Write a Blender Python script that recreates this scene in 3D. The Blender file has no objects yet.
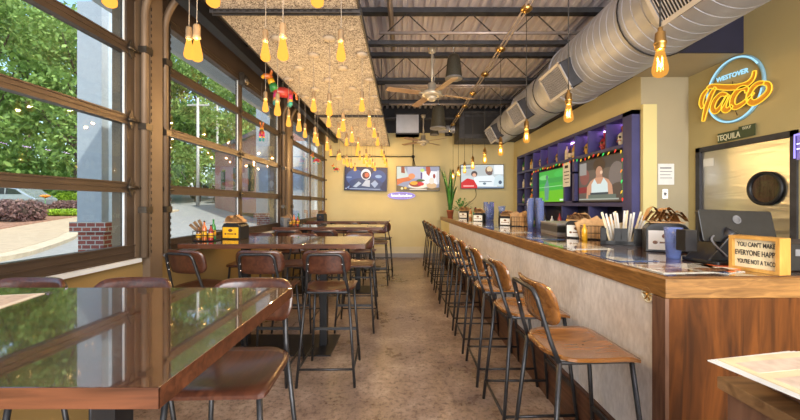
import bpy, bmesh, math, random
import numpy as np
from mathutils import Vector, Matrix
random.seed(7); np.random.seed(7)
PI = math.pi
SC = bpy.context.scene
COL = SC.collection
F = 345.0; H0 = 1.42; CX = 402.5; CY = 204.0

# ------------------------------------------------------------- camera
cam = bpy.data.cameras.new('camera'); co = bpy.data.objects.new('camera', cam); COL.objects.link(co)
cam.sensor_width = 36; cam.lens = F/800*36
cam.shift_x = -(CX-400)/800; cam.shift_y = -(210-CY)/800
cam.clip_start = .02; cam.clip_end = 500
co.location = (0, 0, H0); co.rotation_euler = (PI/2, 0, 0)
SC.camera = co
# ------------------------------------------------------------- world, sun, exposure
w = bpy.data.worlds.new('world'); SC.world = w; w.use_nodes = True
nt = w.node_tree; nt.nodes.clear()
sky = nt.nodes.new('ShaderNodeTexSky'); sky.sky_type = 'NISHITA'; sky.sun_disc = False
sky.sun_elevation = math.radians(48); sky.sun_rotation = math.radians(120)
sky.air_density = 1.1; sky.dust_density = 2.2; sky.ozone_density = 1
bg = nt.nodes.new('ShaderNodeBackground'); bg.inputs[1].default_value = .27
wo = nt.nodes.new('ShaderNodeOutputWorld')
nt.links.new(sky.outputs[0], bg.inputs[0]); nt.links.new(bg.outputs[0], wo.inputs[0])
sd = bpy.data.lights.new('sun', 'SUN'); sd.energy = 3.4; sd.angle = .02; sd.color = (1, .95, .86)
so = bpy.data.objects.new('sun', sd); COL.objects.link(so)
so.rotation_euler = Vector((-.55, .35, -.85)).to_track_quat('-Z', 'Y').to_euler()
so.location = (10, -5, 20)
def area(name, loc, d, sx, sy, e, col):
    l = bpy.data.lights.new(name, 'AREA'); l.shape = 'RECTANGLE'; l.size = sx; l.size_y = sy; l.energy = e; l.color = col
    o = bpy.data.objects.new(name, l); COL.objects.link(o); o.location = loc
    o.rotation_euler = Vector(d).to_track_quat('-Z', 'Y').to_euler(); return o
area('added_front_fill', (1.2, -3.1, 2.0), (0, 1, .08), 4.6, 3.4, 360, (1, .97, .93))  # added fill light behind the camera, brightens the room like daylight from the front
BULB_W = 6.5
SC.view_settings.view_transform = 'Standard'; SC.view_settings.look = 'None'
SC.view_settings.gamma = 1; SC.view_settings.use_curve_mapping = False
SC.view_settings.exposure = .8

# ------------------------------------------------------------- materials
MATS = {}
def newmat(name):
    m = bpy.data.materials.new(name); m.use_nodes = True; MATS[name] = m
    n = m.node_tree; b = n.nodes['Principled BSDF']; return m, n, b
def node(n, t, **kw):
    x = n.nodes.new(t)
    for k, v in kw.items(): setattr(x, k, v)
    return x
def coords(n, sc=(1, 1, 1), obj=True):
    tc = node(n, 'ShaderNodeTexCoord'); mp = node(n, 'ShaderNodeMapping'); mp.inputs['Scale'].default_value = sc
    n.links.new(tc.outputs['Object' if obj else 'Generated'], mp.inputs[0]); return mp.outputs[0]
def ramp(n, fac, stops):
    r = node(n, 'ShaderNodeValToRGB'); e = r.color_ramp.elements
    while len(e) < len(stops): e.new(.5)
    for i, (p, c) in enumerate(stops): e[i].position = p; e[i].color = (*c, 1)
    n.links.new(fac, r.inputs[0]); return r.outputs[0]
def c3(c, k): return tuple(min(1, x*k) for x in c)
def plain(name, col, rough=.5, metal=0, var=.15, scale=8, bump=0, coat=0, spec=.5):
    m, n, b = newmat(name)
    nz = node(n, 'ShaderNodeTexNoise'); nz.inputs['Scale'].default_value = scale; nz.inputs['Detail'].default_value = 5
    n.links.new(coords(n), nz.inputs['Vector'])
    n.links.new(ramp(n, nz.outputs[0], [(.3, c3(col, 1-var)), (.7, c3(col, 1+var))]), b.inputs['Base Color'])
    b.inputs['Roughness'].default_value = rough; b.inputs['Metallic'].default_value = metal
    b.inputs['Coat Weight'].default_value = coat; b.inputs['Coat Roughness'].default_value = .06
    b.inputs['Specular IOR Level'].default_value = spec
    if bump:
        bp = node(n, 'ShaderNodeBump'); bp.inputs['Strength'].default_value = bump; bp.inputs['Distance'].default_value = .01
        n.links.new(nz.outputs[0], bp.inputs['Height']); n.links.new(bp.outputs[0], b.inputs['Normal'])
    return m
def wood(name, dark, light, sc=(2, 25, 25), rough=.35, coat=0, coatr=.08):
    m, n, b = newmat(name)
    nz = node(n, 'ShaderNodeTexNoise'); nz.inputs['Scale'].default_value = 1.6; nz.inputs['Detail'].default_value = 8
    nz.inputs['Distortion'].default_value = 1.2
    n.links.new(coords(n, sc), nz.inputs['Vector'])
    n.links.new(ramp(n, nz.outputs[0], [(.3, dark), (.5, tuple((a+c)/2 for a, c in zip(dark, light))), (.68, light)]), b.inputs['Base Color'])
    b.inputs['Roughness'].default_value = rough; b.inputs['Coat Weight'].default_value = coat; b.inputs['Coat Roughness'].default_value = coatr; b.inputs['Coat IOR'].default_value = 2.7 if coat >= 1 else 1.5
    bp = node(n, 'ShaderNodeBump'); bp.inputs['Strength'].default_value = .08; bp.inputs['Distance'].default_value = .005
    n.links.new(nz.outputs[0], bp.inputs['Height']); n.links.new(bp.outputs[0], b.inputs['Normal'])
    return m
def emit(name, col, s):
    m, n, b = newmat(name)
    b.inputs['Base Color'].default_value = (*c3(col, .3), 1)
    b.inputs['Emission Color'].default_value = (*col, 1); b.inputs['Emission Strength'].default_value = s
    return m
_em = {}
def ecol(col, s=.57):
    k = (tuple(round(c, 3) for c in col), s)
    if k not in _em: _em[k] = emit('screen_colour', col, s)
    return _em[k]
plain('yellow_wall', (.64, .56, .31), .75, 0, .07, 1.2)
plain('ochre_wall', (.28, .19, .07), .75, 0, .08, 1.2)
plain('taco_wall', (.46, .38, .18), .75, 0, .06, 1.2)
plain('grey_wall', (.40, .34, .22), .75, 0, .06, 1.2)
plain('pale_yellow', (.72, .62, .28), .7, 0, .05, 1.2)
plain('cream', (.66, .60, .42), .6, 0, .05, 3)
plain('grey_trim', (.30, .29, .30), .5, 0, .05, 3)
plain('white_paint', (.75, .75, .75), .5, 0, .04, 3)
plain('dark_upper', (.035, .037, .045), .8, 0, .2, 2)
plain('navy', (.055, .055, .17), .55, 0, .12, 4)
plain('navy_dark', (.013, .013, .034), .6, 0, .12, 4)
plain('bronze', (.085, .062, .048), .42, .5, .12, 5)
plain('tan_post', (.17, .12, .08), .5, .2, .1, 5)
plain('track_steel', (.10, .085, .07), .4, .8, .25, 20)
plain('black_metal', (.012, .012, .014), .45, .3, .2, 20)
plain('stool_metal', (.055, .056, .06), .42, .7, .2, 30)
plain('dark_steel', (.045, .045, .052), .6, .3, .25, 12)
plain('pale_conduit', (.42, .36, .34), .4, .5, .15, 12)
plain('duct_metal', (.40, .42, .48), .45, .35, .10, 4)
plain('register_frame', (.42, .42, .45), .4, .4, .08, 9)
plain('register_dark', (.02, .02, .024), .7, 0, .1, 9)
plain('brass', (.55, .33, .10), .28, 1, .15, 25)
plain('aged_socket', (.34, .24, .14), .5, .4, .15, 25)
plain('cord', (.28, .25, .22), .7, 0, .1, 25)
plain('black_cord', (.02, .018, .016), .7, 0, .1, 25)
plain('canopy', (.46, .40, .33), .6, 0, .1, 15)
plain('chrome', (.6, .6, .6), .25, 1, .05, 15)
plain('fan_metal', (.50, .46, .38), .4, .4, .1, 15)
plain('fan_blade', (.30, .20, .13), .5, 0, .15, 9)
plain('speaker_body', (.045, .042, .03), .55, 0, .25, 60)
plain('black_plastic', (.012, .012, .014), .35, 0, .2, 30)
plain('grey_plastic', (.16, .16, .17), .4, 0, .1, 30)
plain('paper', (.72, .66, .55), .8, 0, .05, 12)
plain('white_paper', (.75, .75, .72), .8, 0, .05, 12)
plain('kraft', (.55, .34, .16), .85, 0, .18, 25, .3)
plain('terracotta', (.36, .10, .04), .7, 0, .15, 15)
plain('soil', (.05, .03, .02), .9, 0, .3, 40)
plain('leaf_dark', (.03, .12, .025), .45, 0, .5, 14)
plain('leaf_mid', (.05, .20, .03), .5, 0, .4, 14)
plain('car_silver', (.45, .48, .52), .25, .6, .04, 3, coat=1)
plain('car_glass', (.02, .025, .03), .08, 0, .1, 3)
plain('rubber', (.02, .02, .02), .8, 0, .1, 9)
plain('asphalt', (.26, .25, .235), .9, 0, .12, 5)
plain('sidewalk', (.40, .30, .20), .9, 0, .12, 3)
plain('kerb', (.46, .37, .26), .9, 0, .15, 6)
plain('mulch', (.26, .13, .08), .95, 0, .5, 9, .5)
plain('lawn', (.16, .30, .03), .9, 0, .4, 6)
plain('bark', (.10, .075, .055), .9, 0, .3, 6)
plain('pole_wood', (.42, .40, .37), .9, 0, .2, 6)
plain('column_grey', (.36, .39, .43), .8, 0, .06, 14, .1)
plain('column_white', (.62, .68, .75), .7, 0, .04, 6)
plain('roof_grey', (.16, .16, .17), .8, 0, .1, 6)
plain('orange_petal', (.75, .22, .02), .6, 0, .1, 9)
plain('red_wood', (.35, .03, .02), .5, 0, .3, 9)
wood('table_wood', (.028, .009, .005), (.085, .028, .012), (2, 22, 22), .22, 1, .035)
wood('table_edge', (.05, .017, .008), (.13, .045, .02), (2, 25, 25), .35)
wood('stool_wood', (.12, .042, .010), (.30, .12, .028), (16, 2, 16), .24, .6, .12)
wood('stool_wood_shaded', (.04, .013, .008), (.095, .032, .016), (16, 2, 16), .3, .4, .15)  # same stool wood, shade on the table side put into the colour
wood('bar_top_wood', (.05, .018, .008), (.13, .05, .02), (25, 2, 25), .18, 1, .04)
wood('bar_lip', (.15, .065, .016), (.34, .165, .045), (5, 5, 40), .4)
wood('bar_end_wood', (.045, .013, .002), (.16, .048, .007), (14, 14, 1.5), .5, 0, .2)
MATS['bar_end_wood'].node_tree.nodes['Principled BSDF'].inputs['Specular IOR Level'].default_value = .2
wood('kick_wood', (.05, .02, .012), (.15, .065, .035), (25, 2, 25), .45)
wood('stand_wood', (.12, .06, .022), (.30, .17, .075), (2, 16, 16), .5)
wood('stand_side', (.09, .04, .022), (.22, .11, .065), (16, 16, 2), .6)
wood('sign_wood', (.42, .20, .035), (.62, .34, .08), (9, 9, 2), .4)
# polished concrete floor
m, n, b = newmat('concrete_floor')
v = coords(n); n1 = node(n, 'ShaderNodeTexNoise'); n1.inputs['Scale'].default_value = 1.3; n1.inputs['Detail'].default_value = 9; n1.inputs['Roughness'].default_value = .72
n2 = node(n, 'ShaderNodeTexNoise'); n2.inputs['Scale'].default_value = 28; n2.inputs['Detail'].default_value = 6; n2.inputs['Roughness'].default_value = .8
n.links.new(v, n1.inputs[0]); n.links.new(v, n2.inputs[0])
r1 = ramp(n, n1.outputs[0], [(.33, (.14, .095, .078)), (.5, (.31, .23, .185)), (.68, (.56, .45, .375))])
r2 = ramp(n, n2.outputs[0], [(.38, (.16, .14, .13)), (.50, (.9, .9, .9)), (.66, (1.0, 1.0, 1.0))])
mx = node(n, 'ShaderNodeMixRGB', blend_type='MULTIPLY'); mx.inputs[0].default_value = .75
n.links.new(r1, mx.inputs[1]); n.links.new(r2, mx.inputs[2]); n.links.new(mx.outputs[0], b.inputs['Base Color'])
rr = ramp(n, n1.outputs[0], [(.3, (.22,)*3), (.7, (.42,)*3)]); n.links.new(rr, b.inputs['Roughness'])
# wood-wool ceiling board
m, n, b = newmat('wood_wool')
v = coords(n); n1 = node(n, 'ShaderNodeTexNoise'); n1.inputs['Scale'].default_value = 42; n1.inputs['Detail'].default_value = 4; n1.inputs['Distortion'].default_value = 2.5
n.links.new(v, n1.inputs[0])
n.links.new(ramp(n, n1.outputs[0], [(.38, (.10, .085, .08)), (.5, (.37, .345, .335)), (.62, (.63, .615, .61))]), b.inputs['Base Color'])
b.inputs['Roughness'].default_value = .95
bp = node(n, 'ShaderNodeBump'); bp.inputs['Strength'].default_value = .6; bp.inputs['Distance'].default_value = .01
n.links.new(n1.outputs[0], bp.inputs['Height']); n.links.new(bp.outputs[0], b.inputs['Normal'])
# roof deck
plain('deck_metal', (.74, .70, .76), .5, .0, .08, 2.5)
# white bar panel with linen grain
m, n, b = newmat('bar_panel')
v = coords(n, (50, 50, 22)); n1 = node(n, 'ShaderNodeTexNoise'); n1.inputs['Scale'].default_value = 1; n1.inputs['Detail'].default_value = 6; n.links.new(v, n1.inputs[0])
v2 = coords(n, (1.6, 1.6, 1.6)); n2 = node(n, 'ShaderNodeTexNoise'); n2.inputs['Scale'].default_value = 2; n2.inputs['Detail'].default_value = 6; n.links.new(v2, n2.inputs[0])
ad = node(n, 'ShaderNodeMath', operation='ADD'); n.links.new(n1.outputs[0], ad.inputs[0]); n.links.new(n2.outputs[0], ad.inputs[1])
hf = node(n, 'ShaderNodeMath', operation='MULTIPLY'); n.links.new(ad.outputs[0], hf.inputs[0]); hf.inputs[1].default_value = .5
n.links.new(ramp(n, hf.outputs[0], [(.36, (.60, .58, .55)), (.62, (.84, .82, .79))]), b.inputs['Base Color']); b.inputs['Roughness'].default_value = .6
# brushed steel door skin
m, n, b = newmat('brushed_steel')
v = coords(n, (.8, .8, 5)); n1 = node(n, 'ShaderNodeTexNoise'); n1.inputs['Scale'].default_value = 1.6; n1.inputs['Detail'].default_value = 2; n1.inputs['Distortion'].default_value = 1.4; n.links.new(v, n1.inputs[0])
b.inputs['Base Color'].default_value = (.62, .60, .56, 1); b.inputs['Metallic'].default_value = 1; b.inputs['Roughness'].default_value = .3
bp = node(n, 'ShaderNodeBump'); bp.inputs['Strength'].default_value = .12; bp.inputs['Distance'].default_value = .04
n.links.new(n1.outputs[0], bp.inputs['Height']); n.links.new(bp.outputs[0], b.inputs['Normal'])
# brick
m, n, b = newmat('brick')
v = coords(n, (1, 1, 1)); bt = node(n, 'ShaderNodeTexBrick'); bt.inputs['Scale'].default_value = 4.6
bt.inputs['Color1'].default_value = (.34, .085, .06, 1); bt.inputs['Color2'].default_value = (.24, .06, .05, 1); bt.inputs['Mortar'].default_value = (.45, .42, .38, 1)
bt.inputs['Mortar Size'].default_value = .03
sx = node(n, 'ShaderNodeSeparateXYZ'); cb = node(n, 'ShaderNodeCombineXYZ'); a_ = node(n, 'ShaderNodeMath', operation='ADD')
n.links.new(v, sx.inputs[0]); n.links.new(sx.outputs[0], a_.inputs[0]); n.links.new(sx.outputs[1], a_.inputs[1])
n.links.new(a_.outputs[0], cb.inputs[0]); n.links.new(sx.outputs[2], cb.inputs[1]); n.links.new(cb.outputs[0], bt.inputs['Vector'])
n.links.new(bt.outputs[0], b.inputs['Base Color']); b.inputs['Roughness'].default_value = .85
# tree leaves
def leafmat(name, a, c):
    m, n, b = newmat(name)
    g = node(n, 'ShaderNodeNewGeometry'); nz = node(n, 'ShaderNodeTexWhiteNoise')
    n.links.new(g.outputs['Random Per Island'], nz.inputs['Vector'])
    n.links.new(ramp(n, nz.outputs['Value'], [(0, a), (1, c)]), b.inputs['Base Color']); b.inputs['Roughness'].default_value = .6
    tr = node(n, 'ShaderNodeBsdfTranslucent'); mixs = node(n, 'ShaderNodeMixShader'); mixs.inputs[0].default_value = .35
    tr.inputs[0].default_value = (*c, 1)
    n.links.new(b.outputs[0], mixs.inputs[1]); n.links.new(tr.outputs[0], mixs.inputs[2])
    n.links.new(mixs.outputs[0], n.nodes['Material Output'].inputs[0])
leafmat('tree_leaf', (.08, .16, .03), (.30, .43, .11))
leafmat('shrub_leaf', (.16, .30, .02), (.45, .60, .05))
leafmat('purple_leaf', (.10, .05, .055), (.34, .20, .17))
# glass pane: thin, lets daylight in, mirrors the bulbs
def glassmat(name, col, base, ior=1.5):
    m, n, b = newmat(name); n.nodes.remove(b)
    t = node(n, 'ShaderNodeBsdfTransparent'); t.inputs[0].default_value = (*col, 1)
    g = node(n, 'ShaderNodeBsdfGlossy'); g.inputs['Roughness'].default_value = .01
    lw = node(n, 'ShaderNodeLayerWeight'); lw.inputs[0].default_value = .5
    fr = node(n, 'ShaderNodeMath', operation='POWER'); fr.inputs[1].default_value = 4.5; n.links.new(lw.outputs['Facing'], fr.inputs[0])
    ad = node(n, 'ShaderNodeMath', operation='ADD'); ad.inputs[1].default_value = base; ad.use_clamp = True
    mxx = node(n, 'ShaderNodeMixShader')
    n.links.new(fr.outputs[0], ad.inputs[0]); n.links.new(ad.outputs[0], mxx.inputs[0])
    n.links.new(t.outputs[0], mxx.inputs[1]); n.links.new(g.outputs[0], mxx.inputs[2])
    n.links.new(mxx.outputs[0], n.nodes['Material Output'].inputs[0])
glassmat('pane_glass', (.90, .94, .93), .02)
glassmat('clear_glass', (.86, .88, .88), .05)
m, n, b = newmat('blue_cup'); b.inputs['Base Color'].default_value = (.22, .30, .62, 1); b.inputs['Roughness'].default_value = .15; b.inputs['Coat Weight'].default_value = .5
tt_ = node(n, 'ShaderNodeBsdfTransparent'); tt_.inputs[0].default_value = (.72, .80, 1, 1); mm_ = node(n, 'ShaderNodeMixShader'); mm_.inputs[0].default_value = .45
n.links.new(tt_.outputs[0], mm_.inputs[1]); n.links.new(b.outputs[0], mm_.inputs[2]); n.links.new(mm_.outputs[0], n.nodes['Material Output'].inputs[0])
# lamp glass: partly transparent, glowing
def lampglass(name, trans, col, s, tcol=(1, .8, .5)):
    m, n, b = newmat(name); n.nodes.remove(b)
    t = node(n, 'ShaderNodeBsdfTransparent'); t.inputs[0].default_value = (*tcol, 1)
    e = node(n, 'ShaderNodeEmission'); e.inputs[0].default_value = (*col, 1); e.inputs[1].default_value = s
    mxx = node(n, 'ShaderNodeMixShader'); mxx.inputs[0].default_value = 1-trans
    n.links.new(t.outputs[0], mxx.inputs[1]); n.links.new(e.outputs[0], mxx.inputs[2])
    n.links.new(mxx.outputs[0], n.nodes['Material Output'].inputs[0])
lampglass('amber_bulb', .35, (1, .43, .07), 1.1, (1, .70, .34))
lampglass('edison_glass', .62, (1, .50, .10), .75, (1, .74, .36))
emit('filament', (1, .62, .22), 9)
emit('neon_blue', (.35, .70, .92), .62)
emit('neon_yellow', (1, .66, .04), .62)
plain('sign_amber', (.80, .36, .03), .5, 0, .05, 5)
plain('sign_blue', (.22, .42, .55), .5, 0, .05, 5)
emit('neon_violet', (.36, .30, 1), .9)
emit('neon_white', (.85, .85, 1), 1.2)
plain('violet_acrylic', (.26, .22, .60), .4, 0, .05, 5)
plain('street_green', (.035, .06, .025), .5, 0, .1, 5)
plain('sign_letter', (.72, .70, .50), .5, 0, .03, 5)
plain('black_ink', (.02, .02, .02), .7, 0, .03, 5)
plain('orange_print', (.75, .13, .03), .4, 0, .35, 60)
plain('blue_print', (.04, .09, .22), .25, 0, .4, 12, coat=1)
plain('brown_print', (.30, .14, .06), .25, 0, .6, 14, coat=1)
plain('pale_print', (.62, .60, .52), .25, 0, .2, 20, coat=1)
plain('menu_print', (.60, .48, .38), .6, 0, .2, 40)
for nm, cc in dict(red=(.35, .03, .03), green=(.03, .22, .05), yellow=(.85, .45, .02), orange=(.55, .15, .03), blue=(.04, .12, .5), teal=(.03, .35, .35),
                   magenta=(.55, .03, .15), amber=(.45, .17, .03), gold=(.7, .42, .08), cream_b=(.75, .65, .42), white_b=(.75, .75, .75), dark_b=(.03, .025, .02), brown_b=(.15, .06, .02)).items():
    plain('c_'+nm, cc, .35, 0, .12, 20, coat=.5)
for nm, cc in dict(red=(1, .05, .03), green=(.05, .8, .15), yellow=(1, .6, .05), orange=(1, .3, .03)).items(): emit('chili_'+nm, cc, .5)
emit('shelf_led', (.75, .35, .95), 14)

# ------------------------------------------------------------- mesh builder
class MB:
    def __init__(s): s.v = []; s.f = []; s.m = []; s.mats = []; s.cur = 0; s.sm = []
    def use(s, name):
        if name not in s.mats: s.mats.append(name)
        s.cur = s.mats.index(name); return s
    def add(s, vs, fs, smooth=False):
        o = len(s.v); s.v += [tuple(p) for p in vs]
        for f in fs: s.f.append([i+o for i in f]); s.m.append(s.cur); s.sm.append(smooth)
        return s
    def box(s, x0, x1, y0, y1, z0, z1):
        if x0 > x1: x0, x1 = x1, x0
        if y0 > y1: y0, y1 = y1, y0
        if z0 > z1: z0, z1 = z1, z0
        return s.add([(x0,y0,z0),(x1,y0,z0),(x1,y1,z0),(x0,y1,z0),(x0,y0,z1),(x1,y0,z1),(x1,y1,z1),(x0,y1,z1)],
              [(0,3,2,1),(4,5,6,7),(0,1,5,4),(1,2,6,5),(2,3,7,6),(3,0,4,7)])
    def tube(s, pts, r, n=8, cap=True, smooth=True):
        pts = [Vector(p) for p in pts]; rs = r if isinstance(r, (list, tuple)) else [r]*len(pts)
        T = []
        for i in range(len(pts)):
            a = pts[max(0, i-1)]; c = pts[min(len(pts)-1, i+1)]; T.append((c-a).normalized())
        u = T[0].orthogonal().normalized(); vs = []; fs = []
        for i, p in enumerate(pts):
            if i: u = (u - T[i]*u.dot(T[i])).normalized()
            w_ = T[i].cross(u)
            for k in range(n):
                a = 2*PI*k/n + PI/n; vs.append(p + (u*math.cos(a)+w_*math.sin(a))*rs[i])
        for i in range(len(pts)-1):
            for k in range(n):
                a = i*n+k; b2 = i*n+(k+1) % n; fs.append((a, b2, b2+n, a+n))
        if cap: fs.append(tuple(range(n-1, -1, -1))); fs.append(tuple(range((len(pts)-1)*n, len(pts)*n)))
        return s.add(vs, fs, smooth)
    def lathe(s, prof, c=(0, 0, 0), n=20, smooth=True, M=None, cap=True):
        vs = []; fs = []
        for r, z in prof:
            for k in range(n):
                a = 2*PI*k/n; p = Vector((r*math.cos(a), r*math.sin(a), z))
                if M: p = M @ p
                vs.append((p[0]+c[0], p[1]+c[1], p[2]+c[2]))
        for i in range(len(prof)-1):
            for k in range(n):
                a = i*n+k; b2 = i*n+(k+1) % n; fs.append((a, b2, b2+n, a+n))
        if cap and prof[0][0] > 1e-5: fs.append(tuple(range(n-1, -1, -1)))
        if cap and prof[-1][0] > 1e-5: fs.append(tuple(range((len(prof)-1)*n, len(prof)*n)))
        return s.add(vs, fs, smooth)
    def ball(s, c, rx, ry=None, rz=None, n=12):
        ry = ry or rx; rz = rz or rx; k = 8
        prof = [(math.sin(PI*i/k) if 0 < i < k else 0.0, -math.cos(PI*i/k)) for i in range(k+1)]
        return s.lathe(prof, c, n, True, Matrix.Diagonal((rx, ry, rz)))
    def prism(s, poly, h, axis='z', M=None):
        # poly in 2D, extruded from 0..h along axis; M optional Matrix
        n = len(poly); out = []
        for t in (0, h):
            for a, b2 in poly:
                p = {'z': (a, b2, t), 'y': (a, t, b2), 'x': (t, a, b2)}[axis]
                out.append(M @ Vector(p) if M else p)
        fs = [tuple(range(n-1, -1, -1)), tuple(range(n, 2*n))] + [(i, (i+1) % n, (i+1) % n+n, i+n) for i in range(n)]
        return s.add(out, fs)
    def xf(s, M, start=0):
        for i in range(start, len(s.v)): s.v[i] = tuple(M @ Vector(s.v[i]))
        return s
    def build(s, name, parent=None, mat=None, loc=None, rotz=0, fix=True, bevel=0):
        me = bpy.data.meshes.new(name); me.from_pydata(s.v, [], s.f)
        names = s.mats or [mat]
        if mat and not s.mats: names = [mat]
        for q in names: me.materials.append(MATS[q] if isinstance(q, str) else q)
        me.polygons.foreach_set('material_index', s.m if s.mats else [0]*len(s.f))
        me.polygons.foreach_set('use_smooth', s.sm)
        if fix:
            bm = bmesh.new(); bm.from_mesh(me); bmesh.ops.recalc_face_normals(bm, faces=bm.faces)
            bm.to_mesh(me); bm.free()
        me.update()
        o = bpy.data.objects.new(name, me); COL.objects.link(o)
        if parent: o.parent = parent
        if loc: o.location = loc
        if rotz: o.rotation_euler = (0, 0, rotz)
        if bevel:
            bv = o.modifiers.new('bevel', 'BEVEL'); bv.width = bevel; bv.segments = 2; bv.limit_method = 'ANGLE'
        return o
def tag(o, label, cat, group=None, kind=None):
    if label: o['label'] = label
    if cat: o['category'] = cat
    if group: o['group'] = group
    if kind: o['kind'] = kind
    return o
def thing(name, label, cat, loc=(0, 0, 0), rotz=0, group=None):
    o = bpy.data.objects.new(name, None); COL.objects.link(o); o.location = loc; o.rotation_euler = (0, 0, rotz)
    o.empty_display_size = .1
    return tag(o, label, cat, group)
def struct(o): o['kind'] = 'structure'; return o
def dup(root, loc, rotz=None, label=None, group=None, scale=None):
    r = root.copy(); COL.objects.link(r); r.location = loc
    if rotz is not None: r.rotation_euler = (0, 0, rotz)
    if label: r['label'] = label
    if group: r['group'] = group
    if scale: r.scale = scale
    def rec(a, b2):
        for ch in a.children:
            c = ch.copy(); COL.objects.link(c); c.parent = b2; rec(ch, c)
    rec(root, r)
    return r
def text(txt, size, mat, M, parent=None, name='lettering', ext=.0015, align='CENTER', sx=1, bold=0):
    cu = bpy.data.curves.new('t', 'FONT'); cu.body = txt; cu.size = size; cu.extrude = ext; cu.align_x = align; cu.align_y = 'CENTER'; cu.offset = bold
    cu.resolution_u = 3
    to = bpy.data.objects.new('t', cu); COL.objects.link(to)
    dg = bpy.context.evaluated_depsgraph_get(); me = bpy.data.meshes.new_from_object(to.evaluated_get(dg))
    bpy.data.objects.remove(to); me.transform(M @ Matrix.Diagonal((sx, 1, 1, 1)))
    me.materials.clear(); me.materials.append(MATS[mat])
    o = bpy.data.objects.new(name, me); COL.objects.link(o)
    if parent: o.parent = parent
    return o
def spline(pts, k=6, closed=False):
    P = [Vector(p) for p in pts]; n = len(P); out = []
    rng = n if closed else n-1
    for i in range(rng):
        if closed: p0, p1, p2, p3 = P[(i-1) % n], P[i], P[(i+1) % n], P[(i+2) % n]
        else: p0, p1, p2, p3 = P[max(0, i-1)], P[i], P[i+1], P[min(n-1, i+2)]
        for j in range(k):
            t = j/k; out.append(.5*((2*p1)+(-p0+p2)*t+(2*p0-5*p1+4*p2-p3)*t*t+(-p0+3*p1-3*p2+p3)*t**3))
    if not closed: out.append(P[-1])
    return out
def rrect(x0, x1, y0, y1, r, k=5):
    rs = r if isinstance(r, (list, tuple)) else [r]*4   # corners: x0y0, x1y0, x1y1, x0y1
    out = []
    for (cx, cy, a0, q) in ((x0+rs[0], y0+rs[0], PI, rs[0]), (x1-rs[1], y0+rs[1], 1.5*PI, rs[1]), (x1-rs[2], y1-rs[2], 0, rs[2]), (x0+rs[3], y1-rs[3], .5*PI, rs[3])):
        for i in range(k+1):
            a = a0+PI/2*i/k; out.append((cx+q*math.cos(a), cy+q*math.sin(a)))
    return out
ORD = ['first', 'second', 'third', 'fourth', 'fifth', 'sixth', 'seventh', 'eighth', 'ninth', 'tenth', 'eleventh', 'twelfth', 'thirteenth', 'fourteenth', 'fifteenth', 'sixteenth', 'seventeenth', 'eighteenth', 'nineteenth', 'twentieth']

# ============================================================= SETTING
XL = -2.06; XR = 2.97; XT = 3.56; YB = 9.2; YF = -3.2
struct(MB().box(XL-.2, XT+.2, YF, YB+.2, -.1, 0).build('floor', mat='concrete_floor'))
# corrugated roof deck
mb = MB().use('deck_metal'); p = .145; x = XL-.4; prof = []
while x < XT+.3:
    prof += [(x, 3.97), (x+.052, 3.97), (x+.068, 4.045), (x+.130, 4.045)]; x += p
n_ = len(prof); vs = [(a, YF, z) for a, z in prof]+[(a, YB+.2, z) for a, z in prof]+[(a, YF, 4.09) for a, z in prof]+[(a, YB+.2, 4.09) for a, z in prof]
fs = [(i, i+1, i+1+n_, i+n_) for i in range(n_-1)]+[(i+2*n_, i+1+2*n_, i+1+3*n_, i+3*n_) for i in range(n_-1)]
struct(mb.add(vs, fs).build('ceiling', fix=False))
# back wall
mb = MB().use('yellow_wall').box(XL-.2, XT+.2, YB, YB+.15, 0, 3.31).use('dark_upper').box(XL-.2, XT+.2, YB, YB+.15, 3.31, 4.09)
struct(mb.build('wall_back'))
mb = MB().use('grey_trim').box(-1.98, 3.0, YB-.05, YB, 0, .11).use('cream').box(-1.98, 3.0, YB-.035, YB, .11, .28)
struct(mb.build('baseboard_back'))
# left wall: low wall, piers, header
DOORS = [(-.12, 2.66), (2.99, 5.82), (6.32, 9.14)]; ZS = 1.0; ZT = 3.06
mb = MB().use('ochre_wall').box(XL-.18, XL, YF, YB, 0, ZS-.03)
pe = [YF]+[q for d in DOORS for q in d]+[YB]
mb.use('tan_post')
for i in range(0, len(pe), 2):
    if pe[i+1]-pe[i] > .01: mb.box(XL-.18, XL+.0, pe[i], pe[i+1], ZS-.03, ZT)
mb.use('bronze').box(XL-.18, XL, YF, YB, ZT, 3.97)
struct(mb.build('wall_left'))
for (a, b2) in DOORS:
    struct(MB().use('column_white').box(XL-.2, XL+.035, a-.02, b2+.02, ZS-.03, ZS).build('trim_sill'))
struct(MB().use('tan_post').box(XL, XL+.06, 2.735, 2.875, 0, 3.5).build('trim_jamb'))
struct(MB().use('tan_post').box(XL, XL+.06, 6.0, 6.16, 0, 3.5).build('trim_jamb'))
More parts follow.
